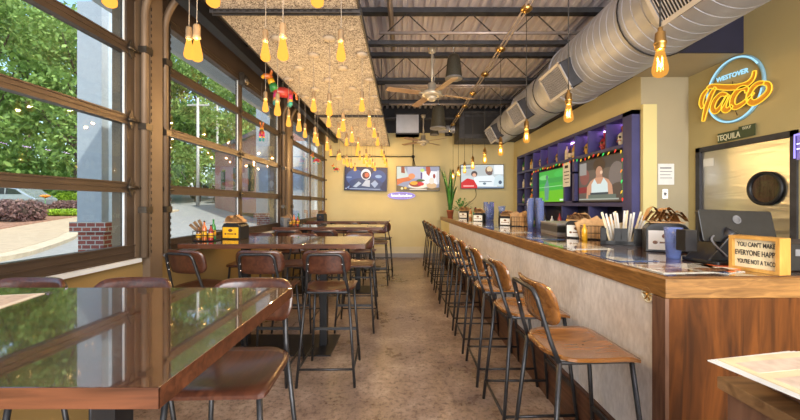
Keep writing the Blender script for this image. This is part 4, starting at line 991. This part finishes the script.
# bottles in top cubbies
pal = [('c_white_b', 'c_orange', 'white skull-shaped'), ('c_red', 'c_magenta', 'red skull-shaped'), ('c_gold', 'c_yellow', 'gold skull-shaped'), None, ('c_gold', 'c_cream_b', 'yellow figure'), ('c_red', 'c_magenta', 'red figure'), ('c_cream_b', 'c_gold', 'cream figure')]
def skull(lab, loc, ca, cb, s=1):
    t = thing('skull_decanter', lab, 'decanter', loc, -PI/2*0, 'figure decanters in the top cubbies')
    MB().use(ca).ball((0, 0, .13*s), .075*s, .075*s, .085*s).ball((-.02*s, 0, .06*s), .05*s, .05*s, .055*s).lathe([(0, 0), (.055*s, 0), (.05*s, .04*s)], n=14).build('head', t)
    MB().use('c_dark_b').ball((-.068*s, -.028*s, .13*s), .014*s, .02*s, .02*s).ball((-.068*s, .028*s, .13*s), .014*s, .02*s, .02*s).build('eye', t)
    MB().use(cb).lathe([(.022*s, .20*s), (.02*s, .25*s), (.028*s, .25*s), (.024*s, .29*s), (0, .29*s)], n=12).build('stopper', t)
    MB().use(cb).tube([(-.066*s, .0+.045*s*math.cos(a), .07*s+.02*s*math.sin(a)) for a in [PI*i/8 for i in range(9)]], .006*s, 5).ball((0, -.07*s, .14*s), .02*s).ball((0, .07*s, .14*s), .02*s).build('ornament', t)
NB = ['nearest', 'second', 'third', 'fourth', 'fifth', 'sixth', 'farthest']
for i in range(7):
    ym = (cube_y[i]+cube_y[i+1])/2
    if pal[i]: skull('%s decanter in the %s top cubby of the navy shelf unit' % (pal[i][2], NB[i]), (3.0, ym, 2.2005), pal[i][0], pal[i][1], .95)
    else:
        for k, (cc, nm) in enumerate((('c_amber', 'amber'), ('c_gold', 'gold'), ('c_dark_b', 'dark'), ('c_cream_b', 'cream'))):
            bottle('%s liquor bottle in the wide top cubby of the navy shelf unit' % nm, (2.98, 5.86+.13*k, 2.2005), cc, .26+.02*(k % 2), .036, group='liquor bottles on the shelf unit')
cols = [('c_amber', 'amber'), ('c_dark_b', 'dark'), ('c_white_b', 'clear white'), ('c_red', 'red'), ('c_gold', 'gold'), ('c_green', 'green')]
for ci, (ya, yb) in enumerate(((7.62, 8.08), (8.12, 8.61))):
    for ri, z in enumerate((2.2005, 1.8105, 1.4405)):
        for k in range(3):
            cc, nm = cols[(ci*7+ri*3+k*2) % 6]
            bottle('%s bottle, %s in the %s cubby of the %s end column of shelves' % (nm, ['left', 'middle', 'right'][2-k], ['top', 'middle', 'bottom'][ri], 'nearer' if ci == 0 else 'farthest'),
                   (2.98, ya+.09+.13*k, z), cc, .23+.02*((k+ri) % 3), .034, group='liquor bottles on the shelf unit')
for k in range(12):
    cc, nm = cols[(k*5+2) % 6]; yy = 4.60+k*.31
    bottle('%s bottle standing on the back counter, %s from the near end' % (nm, ORD[k]), (2.80, yy, .9455), cc, .27+.03*(k % 3), .036, group='bottles on the back counter')
for k in range(8):
    t = MB().use('clear_glass').lathe([(0, 0), (.03, 0), (.034, .12), (.031, .12), (.027, .006), (0, .006)], n=12)
    tag(t.build('drinking_glass', loc=(3.0, 5.42+.09*k, 1.0)), 'clear glass in the lower shelf bay under the televisions, %s from the near side' % ORD[k], 'glass', 'glasses below the televisions')
tag(MB().use('navy').box(2.87, 3.15, 5.345, 6.195, .985, .9995).build('glass_shelf'), 'low navy shelf board holding clear glasses', 'shelf')
# TVs in the unit face -X
def tvx(lab, y0, y1, z0, z1, shapes):
    t = tv(lab, (2.93, (y0+y1)/2, (z0+z1)/2), y1-y0, z1-z0, shapes, 0); t.rotation_euler = (0, 0, -PI/2); return t
tvx('television in the shelf unit showing a basketball player', 4.53, 5.74, 1.45, 2.12, [
    ('r', 0, 1, 0, 1, D('57504c')), ('r', 0, 1, .75, 1, D('3c3a3c')), ('e', .15, .6, .12, .2, D('7a4a48')), ('r', .02, .2, .65, .95, D('8a8a8a')), ('e', .85, .55, .15, .3, D('6a6464')), ('r', 0, .25, .2, .35, D('7a2c34')), ('e', .9, .2, .2, .2, D('4a4240')),
    ('e', .5, .84, .135, .16, D('3c2f28')), ('e', .5, .68, .075, .13, D('a8806c')), ('p', [(.43, .6), (.43, .5), (.57, .5), (.57, .6)], D('a07866')),
    ('p', [(.2, .05), (.22, .35), (.3, .48), (.42, .55), (.58, .55), (.7, .48), (.77, .35), (.8, .05)], D('b98c74')),
    ('p', [(.32, .05), (.33, .4), (.40, .53), (.46, .40), (.54, .40), (.60, .53), (.68, .4), (.70, .05)], D('c3d6da')), ('e', .55, .66, .03, .04, D('d8b8a0')),
    ('r', .25, .85, .05, .15, D('5c6a64')), ('r', .3, .7, .15, .2, D('33424c')), ('r', .02, .9, .03, .06, D('9aa49c'))])
tvx('television in the shelf unit showing a player on a green pitch', 6.17, 7.40, 1.45, 2.10, [
    ('r', 0, 1, 0, 1, D('3ba53e')), ('r', 0, 1, 0, .36, D('63b428')), ('r', 0, 1, .6, .75, D('2f9440')), ('e', .2, .8, .2, .08, D('6cc46c')), ('e', .8, .85, .2, .1, D('3cb04c')), ('p', [(.25, .05), (.22, .5), (.35, .75), (.42, .5), (.38, .05)], D('5a8a80')), ('e', .33, .8, .05, .07, D('55706a')),
    ('r', 0, 1, .47, .49, D('8fd08f')), ('r', .8, .97, .03, .08, D('d0e8d0'))])
tag(MB().use('white_paper').box(2.845, 2.849, 5.86, 6.12, 1.72, 2.14).use('black_ink').box(2.8445, 2.845, 5.93, 6.05, 2.04, 2.09).box(2.8445, 2.845, 5.89, 6.08, 1.97, 1.985).box(2.8445, 2.845, 5.89, 6.06, 1.91, 1.925).box(2.8445, 2.845, 5.90, 6.08, 1.85, 1.862).box(2.8445, 2.845, 5.90, 6.04, 1.79, 1.80).use('black_metal').tube([(2.847, 5.99, 2.14), (2.86, 5.99, 2.17)], .003, 5).build('paper_notice'), 'white printed notice hanging between the two shelf televisions', 'notice')
# chilli string lights
sl = thing('string_lights', 'string of red, yellow and green chilli lights draped round the shelf televisions', 'string lights', (2.845, 0, 0))
path = [(0, 4.46, 1.50), (0, 4.47, 1.8), (0, 4.49, 2.12)]+[(0, 4.5+.31*k, 2.16-.025*(k % 2)) for k in range(1, 10)]+[(0, 7.55, 2.1), (0, 7.56, 1.8), (0, 7.55, 1.55)]
pp = spline(path, 5); MB().use('leaf_dark').tube(pp, .005, 5).build('cord', sl)
cn = ['red', 'yellow', 'green', 'orange', 'red', 'yellow']
for k in range(0, len(pp), 2):
    p_ = pp[k]; a = random.uniform(-.6, .6); d_ = Vector((-.3, math.sin(a), -math.cos(a))).normalized()
    MB().use('chili_'+cn[k//2 % 6]).tube([p_, p_+d_*.015, p_+d_*.03, p_+d_*.05], [.006, .010, .008, .002], 7).build('chilli_light', sl)

# ============================================================= KITCHEN-SIDE WALL SIGNS
def wp(px, py, off=.02):   # a pixel of the photograph unprojected onto the wall plane
    Y = (XT-off)*F/(px-CX); return Vector((XT-off, Y, H0+(CY-py)*Y/F))
def cp(cx_, cy_, off=.02): return wp(696+cx_/5.833, 54+cy_/5.833, off)
t = thing('neon_restaurant_sign', 'round blue neon sign with large yellow script on the wall above the steel door', 'neon sign', (0, 0, 0))
cc = Vector((0, 3.69, H0+(CY-90)*3.69/F)); R_ = .325
t.location = (XT, cc[1], cc[2]); T0 = Vector(t.location)
circ = [Vector((-.03, .308*math.cos(a), .335*math.sin(a))) for a in [2*PI*i/56 for i in range(57)]]
MB().use('neon_blue').tube(circ[:24]+[], .009, 7).tube(circ[30:], .009, 7).build('ring_tube', t)
MB().use('sign_blue').prism([(y_, z_) for y_, z_ in [((R_+.02)*math.cos(2*PI*i/56), (R_+.02)*math.sin(2*PI*i/56)) for i in range(56)]][:56], .001, 'x', Matrix.Translation((-.002, 0, 0))) if False else None
MB().use('sign_blue').tube([p_+Vector((.014, 0, 0)) for p_ in circ], [.018]*57, 6).build('ring_channel', t)
strokes = {
 'T_bar': [(70, 205), (85, 190), (120, 190), (175, 195), (240, 192), (300, 175), (335, 140), (345, 98)],
 'T_hook': [(72, 205), (45, 240), (33, 285), (42, 315)],
 'T_stem': [(118, 195), (95, 230), (70, 290), (55, 345), (45, 392)],
 'a_bowl': [(185, 240), (150, 235), (115, 270), (100, 315), (118, 335), (150, 305), (185, 245)],
 'a_stem': [(195, 238), (172, 285), (165, 318), (185, 328), (215, 300)],
 'c': [(300, 225), (295, 200), (260, 205), (225, 245), (215, 290), (235, 310), (275, 290), (305, 262)],
 'o': [(400, 168), (360, 175), (322, 215), (312, 262), (335, 285), (380, 265), (425, 220), (428, 180), (400, 168)],
 'o_tail': [(300, 265), (320, 250), (340, 225)]}
amb = MB().use('sign_amber'); yel = MB().use('neon_yellow')
for k_, pts in strokes.items():
    sp = spline([cp(a, b2, .05)-T0 for a, b2 in pts], 6); n_ = len(sp)
    wd = [.013+.012*math.sin(PI*i/(n_-1)) for i in range(n_)]
    if k_ == 'o_tail': wd = [.008]*n_
    offs = []
    for i in range(n_):
        tg = (sp[min(n_-1, i+1)]-sp[max(0, i-1)]).normalized(); offs.append(tg.cross(Vector((1, 0, 0))).normalized())
    vs = []; fs = []
    for i in range(n_):
        for sx_, dx in ((-1, -.004), (1, -.004), (1, .01), (-1, .01)): vs.append(sp[i]+offs[i]*sx_*wd[i]+Vector((dx, 0, 0)))
    for i in range(n_-1):
        for q in range(4): fs.append((4*i+q, 4*i+(q+1) % 4, 4*i+4+(q+1) % 4, 4*i+4+q))
    fs += [(0, 1, 2, 3), (4*n_-4, 4*n_-3, 4*n_-2, 4*n_-1)]
    amb.add(vs, fs)
    loop = [sp[i]+offs[i]*(wd[i]+.004)+Vector((-.008, 0, 0)) for i in range(n_)]+[sp[i]-offs[i]*(wd[i]+.004)+Vector((-.008, 0, 0)) for i in range(n_-1, -1, -1)]
    yel.tube(loop+[loop[0]], .0048, 6)
lt = amb.build('script_letters', t); lt['label'] = 'amber script letters reading Taco'
yel.build('outline_tube', t)
# lettering faces -X: text x axis -> -Y (left to right for a viewer looking +X), y axis -> +Z
def facing_x(o): return Matrix.Translation(o) @ Matrix(((0, 0, -1, 0), (-1, 0, 0, 0), (0, 1, 0, 0), (0, 0, 0, 1)))
w1 = cp(105, 160, .03)-T0; w2 = cp(322, 88, .03)-T0; mid = (w1+w2)/2; ang = math.atan2(w2[2]-w1[2], -(w2[1]-w1[1]))
text('WESTOVER', .070, 'neon_blue', facing_x(mid) @ Matrix.Rotation(ang, 4, 'Z'), t, ext=.003, sx=1.0, bold=.0015)
MB().use('black_cord').tube([(-.01, .02, .1), (-.01, .03, -.1), (-.008, -.03, -.28)], .003, 5).build('cable', t)
t = thing('street_sign', 'dark green street-style sign with pale capitals over the steel door', 'sign', (XT, 3.665, 2.155))
MB().use('street_green').prism([(.20, -.055), (.20, .05), (-.04, .05), (-.04, .075), (-.21, .075), (-.21, -.045)], .006, 'x', Matrix.Translation((-.03, 0, 0))).build('plate', t)
text('TEQUILA', .085, 'sign_letter', facing_x((-.0315, .075, -.006)), t, ext=.001, sx=.78, bold=.001)
text('WAY', .045, 'sign_letter', facing_x((-.0315, -.125, .048)), t, ext=.001, sx=.9)
t = thing('hashtag_neon', 'violet neon hashtag on the wall right of the steel door', 'neon sign', (XT-.02, 3.03, 1.93))
hz = MB().use('neon_white')
for q in ((.035, .02), (-.01, -.025)): hz.tube([(-.02, q[1], -.06), (-.02, q[0]-.05, .06)], .005, 6)
for z_ in (-.02, .025): hz.tube([(-.02, .05, z_), (-.02, -.06, z_+.006)], .005, 6)
hz.build('hash_tube', t)
MB().use('neon_violet').tube([(-.012, .075, -.10), (-.012, .075, .11), (-.012, -.3, .11)], .007, 6).build('outline_tube', t)
MB().use('violet_acrylic').box(0, .018, -.35, .08, -.115, .125).build('backing', t)
# notice + switch on the grey column
YQ = 4.288
tag(MB().use('white_paper').box(3.175, 3.375, YQ-.002, YQ+.006, 1.66, 1.92).use('grey_plastic').box(3.20, 3.34, YQ-.0035, YQ-.002, 1.86, 1.875).box(3.20, 3.35, YQ-.0035, YQ-.002, 1.82, 1.827).box(3.20, 3.33, YQ-.0035, YQ-.002, 1.78, 1.787).box(3.20, 3.35, YQ-.0035, YQ-.002, 1.74, 1.747).build('paper_notice'), 'pale printed sheet taped to the grey wall beside the shelf unit', 'notice')
t = thing('light_switch', 'steel light switch plate below the taped sheet', 'switch', (3.265, 4.295, 1.545))
MB().use('chrome').box(-.035, .035, -.006, 0, -.06, .06).build('plate', t); MB().use('grey_plastic').box(-.010, .010, -.016, -.006, -.02, .02).build('lever', t)

# ============================================================= TABLE CONDIMENTS
def caddy_group(x_, y_, z_, near, s=1):
    w = near
    t = thing('condiment_caddy', 'dark wire condiment caddy on the %s by the window' % w, 'caddy', (x_, y_, z_), 0, 'condiment caddies')
    mb = MB().use('black_metal')
    for z in (.004, .06, .10): mb.tube([(-.10*s, -.07, z), (.10*s, -.07, z), (.10*s, .07, z), (-.10*s, .07, z), (-.10*s, -.07, z)], .004, 5, smooth=False)
    for a, b2 in ((-.1, -.07), (.1, -.07), (.1, .07), (-.1, .07), (0, -.07), (0, .07)): mb.tube([(a*s, b2, .0), (a*s, b2, .10)], .003, 5)
    mb.box(-.10*s, .10*s, -.07, .07, .002, .008); mb.build('rack', t)
    for k, (dx, dy, c_, h, nm) in enumerate(((-.065, -.035, 'c_brown_b', .14, 'brown sauce'), (-.01, -.035, 'c_orange', .19, 'orange sauce'), (.05, -.03, 'c_red', .15, 'red sauce'), (.04, .035, 'c_green', .20, 'green-capped'))):
        bottle('%s bottle in the condiment caddy on the %s' % (nm, w), (x_+dx, y_+dy, z_+.009), c_, h, .022, 'c_green' if k == 3 else 'c_dark_b', 'c_yellow', 'sauce bottles in the caddies')
    for k in range(3):
        mb = MB().use('stand_wood').box(-.012, .012, -.008, .008, 0, .17).xf(Matrix.Translation((0, 0, .0)) @ Matrix.Rotation(-.45-.22*k, 4, 'Y'))
        tag(mb.build('wrapped_cutlery', loc=(x_-.03-.015*k, y_+.035, z_+.05)), 'tan wrapped cutlery leaning left out of the caddy on the %s, %s' % (w, ['uppermost', 'middle', 'lowest'][k]), 'cutlery', 'wrapped cutlery')
caddy_group(-1.90, 3.36, 1.0605, 'second table')
dispenser('dark napkin dispenser with yellow label on the second table by the window', (-1.74, 3.60, 1.0605), -.18, 'c_yellow', 1.0)
napkins('brown napkins on top of the yellow-labelled dispenser', (-1.74, 3.60, 1.232), .9, 'kraft', 77)
dispenser('grey napkin dispenser on the third table by the window', (-1.93, 5.72, 1.0605), -.9, 'grey_plastic', .85, 'grey_plastic')
caddy_group(-1.76, 5.66, 1.0605, 'third table')
dispenser('black napkin dispenser on the farthest table by the window', (-1.80, 7.7, 1.0605), -.3, 'black_plastic', .9)
napkins('tan napkins on the dispenser on the farthest table', (-1.80, 7.7, 1.215), .8, 'kraft', 78)

# ============================================================= DONKEYS
def donkey(lab, loc, rz, s, cord=None):
    t = thing('paper_donkey', lab, 'donkey ornament', loc, rz, 'colourful paper donkeys')
    mb = MB().use('c_red').ball((0, 0, .16*s), .13*s, .065*s, .065*s).use('c_green').tube([(.09*s, 0, .17*s), (.13*s, 0, .25*s)], [.06*s, .045*s], 10).use('c_yellow').tube([(.125*s, 0, .24*s), (.15*s, 0, .30*s)], [.045*s, .04*s], 10)
    mb.use('c_orange').ball((.18*s, 0, .33*s), .065*s, .038*s, .038*s).use('c_yellow').ball((.235*s, 0, .315*s), .022*s, .026*s, .024*s)
    mb.build('body', t)
    for sy in (-1, 1): MB().use('c_orange').tube([(.15*s, sy*.02*s, .35*s), (.13*s, sy*.035*s, .42*s), (.128*s, sy*.035*s, .45*s)], [.014*s, .018*s, .004*s], 7).build('ear', t)
    for sx_ in (-.085, .09):
        for sy in (-1, 1):
            lm = MB().use('c_magenta').tube([(sx_*s, sy*.035*s, .13*s), (sx_*s, sy*.035*s, .07*s)], .026*s, 8).use('c_yellow').tube([(sx_*s, sy*.035*s, .07*s), (sx_*s, sy*.035*s, .045*s)], .025*s, 8).use('c_teal').tube([(sx_*s, sy*.035*s, .045*s), (sx_*s, sy*.035*s, 0)], .025*s, 8); lm.build('leg', t)
    MB().use('c_orange').tube([(-.12*s, 0, .19*s), (-.16*s, 0, .16*s), (-.17*s, 0, .09*s)], [.01*s, .012*s, .014*s], 7).build('tail', t)
    if cord: MB().use('cord').tube([(0, 0, .21*s), (0, 0, cord)], .002, 4).build('cord', t)
donkey('large colourful striped paper donkey hung near the top of the middle garage door', (-1.50, 4.33, 2.66), PI+.5, 1.0, .46)
donkey('small paper donkey hung against the middle garage door glass', (-1.95, 4.78, 2.30), PI/2+.4, .62, .8)
donkey('small brown-red paper donkey hung against the farthest garage door', (-1.93, 7.72, 2.32), PI+.6, .55, .8)
donkey('small paper donkey hung at the far left corner of the back wall', (-1.72, 8.95, 2.25), PI+.2, .50, .9)

# ============================================================= HOST STAND, FOREGROUND RIGHT
t = thing('host_stand', 'wooden host stand in the right foreground before the bar end', 'host stand', (.676, .742, 0))
MB().use('stand_wood').box(0, .7, -.75, 0, 1.025, 1.05).build('top', t, bevel=.002)
MB().use('stand_side').box(.012, .69, -.74, -.012, 0, 1.025).build('cabinet', t)
tr = thing('menu_holder', 'rounded grey-brown wooden holder under the menus on the host stand', 'holder', (.845, .62, 1.0503))
MB().use('stand_side').prism([(-.10, .10), (-.115, .06), (-.115, -.10), (-.10, -.20), (.18, -.20), (.18, .10)], .055, 'z').build('body', tr, bevel=.008)
for k in range(4):
    mb = MB().use('c_cream_b' if k == 3 else 'white_paper').box(0, .216, -.355, 0, 0, .0022).use('menu_print')
    if k == 3: 
        for (a, b2, c_, d_) in ((.015, .2, -.06, -.02), (.015, .10, -.2, -.08), (.115, .2, -.2, -.08), (.015, .2, -.33, -.22)): mb.box(a, b2, c_, d_, .0022, .0025)
        mb.use('stand_side')
    tag(mb.build('menu_sheet', loc=(.610+.003*k, .690-.004*k, 1.106+.0024*k), rotz=.20-.012*k), ['lowest', 'second lowest', 'second highest', 'topmost cream printed'][k]+' menu sheet in the stack on the host stand', 'menu', 'menus stacked on the host stand')

# ============================================================= OUTSIDE
def gz(x_, y_): return .09*max(0, y_-16)-.02
mb = MB(); nx, ny = 70, 100; xs = [-70+(67.8)*i/nx for i in range(nx+1)]; ys = [-12+100*j/ny for j in range(ny+1)]
mb.use('asphalt'); mb.use('sidewalk'); mb.use('mulch'); mb.use('lawn')
vs = [(x_, y_, gz(x_, y_)) for y_ in ys for x_ in xs]; mb.v = vs
def zone(x_, y_):
    return 0
for j in range(ny):
    for i in range(nx):
        a = j*(nx+1)+i; mb.f.append([a, a+1, a+2+nx, a+1+nx]); mb.m.append(0); mb.sm.append(False)
g = mb.build('ground', fix=False); struct(g)
kp = spline([(-10.2, 3.0, 0), (-10.3, 6, 0), (-10.4, 8.7, 0), (-11.6, 10.9, 0), (-13.6, 13.8, 0), (-15.6, 16.4, .02), (-16.6, 20, .3), (-17.2, 26, .85)], 6)
def strip(mb, path, o0, o1, z1):
    n_ = len(path); vs = []; fs = []
    for i, p_ in enumerate(path):
        tg = (path[min(n_-1, i+1)]-path[max(0, i-1)]).normalized(); nr = Vector((-tg[1], tg[0], 0)).normalized()
        for o_ in (o0, o1):
            q = p_+nr*o_; q[2] = gz(q[0], q[1]); vs += [(q[0], q[1], q[2]-.1), (q[0], q[1], q[2]+z1)]
    for i in range(n_-1):
        a = 4*i; fs += [(a+1, a+3, a+7, a+5), (a, a+1, a+5, a+4), (a+2, a+6, a+7, a+3)]
    return mb.add(vs, fs)
tag(strip(MB().use('sidewalk'), kp, .15, 3.6, .13).build('sidewalk'), 'tan concrete sidewalk curving past the garden bed outside', 'sidewalk', None, 'structure')
tag(strip(MB().use('kerb'), kp, -.35, .15, .12).build('kerb'), 'pale concrete kerb curving along the street outside', 'kerb', None, 'structure')
tag(strip(MB().use('mulch'), kp, 3.6, 8.5, .16).build('mulch_bed'), 'brown mulch bed behind the sidewalk outside', 'mulch', None, 'structure')
tag(strip(MB().use('lawn'), kp, 8.5, 40, .14).build('lawn'), 'green lawn beyond the garden bed outside', 'grass', None, 'structure')
def leaves(mb, n, centers, size, seed):
    r = np.random.RandomState(seed); C = np.array([c[:3] for c in centers], float); Rr = np.array([c[3:6] for c in centers], float)
    wts = (Rr[:, 0]*Rr[:, 1]*Rr[:, 2])**(2/3); idx = r.choice(len(C), n, p=wts/wts.sum())
    d = r.normal(size=(n, 3)); d /= np.linalg.norm(d, axis=1)[:, None]; rad = r.uniform(.55, 1.05, n)**.5
    p_ = C[idx]+d*Rr[idx]*rad[:, None]
    a = r.normal(size=(n, 3)); a /= np.linalg.norm(a, axis=1)[:, None]; b_ = np.cross(a, r.normal(size=(n, 3))); b_ /= np.linalg.norm(b_, axis=1)[:, None]
    s_ = size*r.uniform(.6, 1.3, n)[:, None]
    vs = np.stack([p_-a*s_, p_+b_*s_*.5, p_+a*s_, p_-b_*s_*.5], 1).reshape(-1, 3)
    o = len(mb.v); mb.v += [tuple(q) for q in vs.tolist()]
    for i in range(n): mb.f.append([o+4*i, o+4*i+1, o+4*i+2, o+4*i+3]); mb.m.append(mb.cur); mb.sm.append(False)
    return mb
def make_tree(seed, h, rw):
    rnd = random.Random(seed); t = thing('leafy_tree', 'x', 'tree')
    tb = MB().use('bark').tube([(0, 0, -.2), (.1, 0, h*.25), (-.05, .1, h*.5), (.1, 0, h*.8)], [.28, .22, .16, .05], 8)
    cen = []
    for k in range(26):
        z = rnd.uniform(.12, .97)*h; rr = rw*(1-abs(z/h-.45)*1.1); a = rnd.uniform(0, 2*PI); d_ = rr*rnd.uniform(.2, .85); q = rnd.uniform(.9, 1.9)*h/14
        cen.append((d_*math.cos(a), d_*math.sin(a), z, q*1.25, q*1.25, q*.9))
        if k % 3 == 0: tb.tube([(0, 0, max(.5, z-h*.2)), (d_*math.cos(a), d_*math.sin(a), z)], [.08, .03], 6)
    tb.build('trunk', t)
    leaves(MB().use('tree_leaf'), 11000, cen, .17*h/14, seed).build('foliage', t, fix=False)
    return t
trees = [make_tree(1, 15, 4.6), make_tree(2, 14, 5.0)]
spots = [(-31, 26, 1.25, 0, 'broad green tree left of the far lamp pole seen through the nearest garage door'), (-25.5, 27, 1.1, 1, 'tall green tree second from the left outside'), (-37, 34, 1.3, 0, 'green tree standing farthest left outside'),
         (-26, 36, 1.2, 1, 'green tree behind the wooden pole outside'), (-20.5, 34.5, 1.05, 0, 'green tree just left of the brick building'), (-17.5, 39, 1.0, 1, 'green tree rising behind the brick building roof'), (-31, 44, 1.3, 0, 'distant green tree between the nearer ones'),
         (-24, 47, 1.2, 1, 'distant tree behind the parked cars'), (-43, 42, 1.4, 1, 'far left distant green tree'), (-13.5, 46, .9, 0, 'distant green tree over the right end of the brick building'), (-44, 25, 1.4, 0, 'big tree at the left edge of the garden'), (-20, 60, 1.1, 1, 'hazy tree beyond all others')]
ft = {0: 1, 1: 1}
for (x_, y_, s_, k, lb) in spots:
    pr = trees[k]
    if ft[k]: ft[k] = 0; pr.location = (x_, y_, gz(x_, y_)-.1); pr.scale = (s_,)*3; pr['label'] = lb; pr['group'] = 'trees outside'
    else: dup(pr, (x_, y_, gz(x_, y_)-.1), random.uniform(0, 6), lb, 'trees outside', (s_,)*3)
def hedge(name, lab, mat, x0, x1, y0, y1, h, n, seed, size=.09):
    cen = []; x_ = x0
    while x_ <= x1: cen.append((x_-x0, 0, h*.5, .75, (y1-y0)/2, h*.52)); x_ += .7
    t = thing(name, lab, 'hedge', (x0, (y0+y1)/2, gz(x0, (y0+y1)/2)+.1))
    core = MB().use('soil'); 
    for c_ in cen: core.ball(c_[:3], .55, (y1-y0)/2*.7, h*.4)
    core.build('branches', t); leaves(MB().use(mat), n, cen, size, seed).build('foliage', t, fix=False)
hedge('purple_hedge', 'reddish purple clipped hedge in front of the parked silver car', 'purple_leaf', -27.5, -20.9, 18.8, 20.4, 1.25, 9000, 3)
hedge('purple_hedge', 'small reddish purple hedge beside the grey column outside', 'purple_leaf', -25.0, -22.9, 23.5, 24.6, .85, 3500, 4)
hedge('green_shrub', 'low bright green shrubs in front of the small purple hedge', 'shrub_leaf', -24.6, -21.0, 21.6, 22.6, .45, 4000, 5)
hedge('green_shrub', 'bright yellow-green shrubs behind the small purple hedge', 'shrub_leaf', -29, -23.5, 26, 28, 1.3, 9000, 6, .12)
hedge('green_shrub', 'dark row of shrubs along the rear of the garden bed', 'tree_leaf', -40, -24.5, 30, 32, 2.4, 12000, 8, .16)
t = thing('lily', 'single orange lily above the green shrubs outside', 'flower', (-23.2, 22.4, gz(0, 22.4)+.1))
MB().use('leaf_mid').tube([(0, 0, 0), (0, 0, 1.2)], .02, 5).build('stem', t)
mb = MB().use('orange_petal')
for k in range(6): a = PI*k/3; mb.tube([(0, 0, 1.15), (.15*math.cos(a), .15*math.sin(a), 1.3), (.28*math.cos(a), .28*math.sin(a), 1.28)], [.03, .08, .01], 6)
mb.build('petal', t)
# cars
def car(lab, loc, rz, mat, s=1):
    t = thing('car', lab, 'car', loc, rz, 'parked cars outside'); t.scale = (s,)*3
    pr = [(-2.2, .35), (-2.25, .8), (-1.75, 1.05), (-1.2, 1.45), (-.4, 1.58), (.6, 1.52), (1.25, 1.08), (2.1, .92), (2.25, .6), (2.2, .35)]
    MB().use(mat).prism(pr, 1.75, 'y', Matrix.Translation((0, -.875, 0))).build('body', t, bevel=.07)
    for sy in (-.885, .875):
        for pl in ([(-1.5, 1.06), (-1.12, 1.38), (-.6, 1.46), (-.55, 1.06)], [(-.48, 1.06), (-.5, 1.46), (.3, 1.46), (.35, 1.06)], [(.43, 1.06), (.38, 1.44), (.62, 1.42), (1.1, 1.06)]): MB().use('car_glass').prism(pl, .012, 'y', Matrix.Translation((0, sy, 0))).build('window', t)
    for x_ in (-1.4, 1.4):
        for sy in (-.80, .80): MB().use('rubber').lathe([(.2, -.1), (.34, -.1), (.34, .1), (.2, .1)], (0, 0, 0), 18, False, Matrix.Translation((x_, sy, .34)) @ Matrix.Rotation(PI/2, 4, 'X')).build('wheel', t)
car('silver car parked behind the purple hedge', (-26.2, 23.0, gz(0, 22.6)+.42), .12+PI, 'car_silver')
car('white car far across the lot near the wooden pole', (-21.5, 38.5, gz(0, 38.5)), .3, 'column_white')
car('grey car far across the lot beside the brick building', (-16.4, 33.8, gz(0, 33.8)), .3, 'roof_grey')
# poles
for (x_, y_, h, lb) in ((-17.8, 30, 9.5, 'pale wooden utility pole nearer the middle garage door'), (-18.8, 35, 10.5, 'second pale utility pole left of the brick building')):
    t = thing('utility_pole', lb, 'pole', (x_, y_, gz(x_, y_)-.1)); MB().use('pole_wood').tube([(0, 0, 0), (0, 0, h)], [.14, .10], 10).build('shaft', t)
    MB().use('pole_wood').box(-.9, .9, -.06, .06, h-.7, h-.55).build('crossarm', t)
# brick building, turned
t = thing('brick_building', 'red brick building with sloping grey roof edge across the lot', 'building', (-15.6, 28.7, gz(0, 28.7)-.3), math.radians(-48))
MB().use('brick').box(0, 14, 0, 9, 0, 4.9).build('wall', t)
MB().use('roof_grey').box(-.15, 14.1, -.2, 9.1, 4.9, 5.15).build('roof', t)
for k in range(3): MB().use('car_glass').box(1.8+3.2*k, 3.0+3.2*k, -.02, .02, 1.4, 3.2).build('window', t)
MB().use('column_white').box(-.03, .0, 1.5, 2.6, 1.6, 3.6).build('sign_panel', t)
# exterior columns on brick bases and the canopy
for k, (y_, w_, lb) in enumerate(((4.22, .36, 'grey exterior column on a brick base outside the nearest garage door'), (8.6, .36, 'grey exterior column on a brick base outside the middle garage door'), (13.0, .36, 'grey exterior column on a brick base outside the farthest garage door'))):
    xr_ = -3.68 if k == 0 else -3.35
    t = thing('exterior_column', lb, 'column', (xr_-.30, y_, 0), 0, 'columns outside the garage doors')
    MB().use('column_grey').box(-.0, .30, 0, .26, 1.2, 3.9).build('shaft', t)
    MB().use('brick').box(.03, .34, -.02, .28, 0, 1.08).build('brick_base', t); MB().use('brick').box(-.04, .40, -.06, .32, 1.08, 1.2).build('cap', t)
    MB().use('column_white').box(.30, .34, .10, .30, 1.2, 3.9).build('pilaster', t)
tag(MB().use('column_white').box(0, .25, 0, 3.1, 0, 3.9).box(.02, .27, .4, .46, 0, 3.9).box(.02, .27, 1.6, 1.66, 0, 3.9).build('storefront_wall', loc=(-4.3, 4.6, 0)), 'white panelled wall outside just past the near grey column', 'wall') if False else None
tag(MB().use('column_white').box(-1.8, 1.5, 0, .25, 0, 3.9).use('column_grey').box(-1.7, .4, -.03, 0, 2.0, 2.6).box(-.05, .05, -.05, .0, 0, 3.9).box(.6, .7, -.05, .0, 0, 3.9).build('storefront_wall', loc=(-3.9, 13.6, 0)), 'white panelled wing of the building seen through the farthest garage door', 'wall')
tag(MB().use('column_white').box(-2.95, XL-.2, -3, 13.6, 3.35, 3.5).build('entrance_canopy'), 'flat white canopy along the outside of the garage doors', 'canopy')
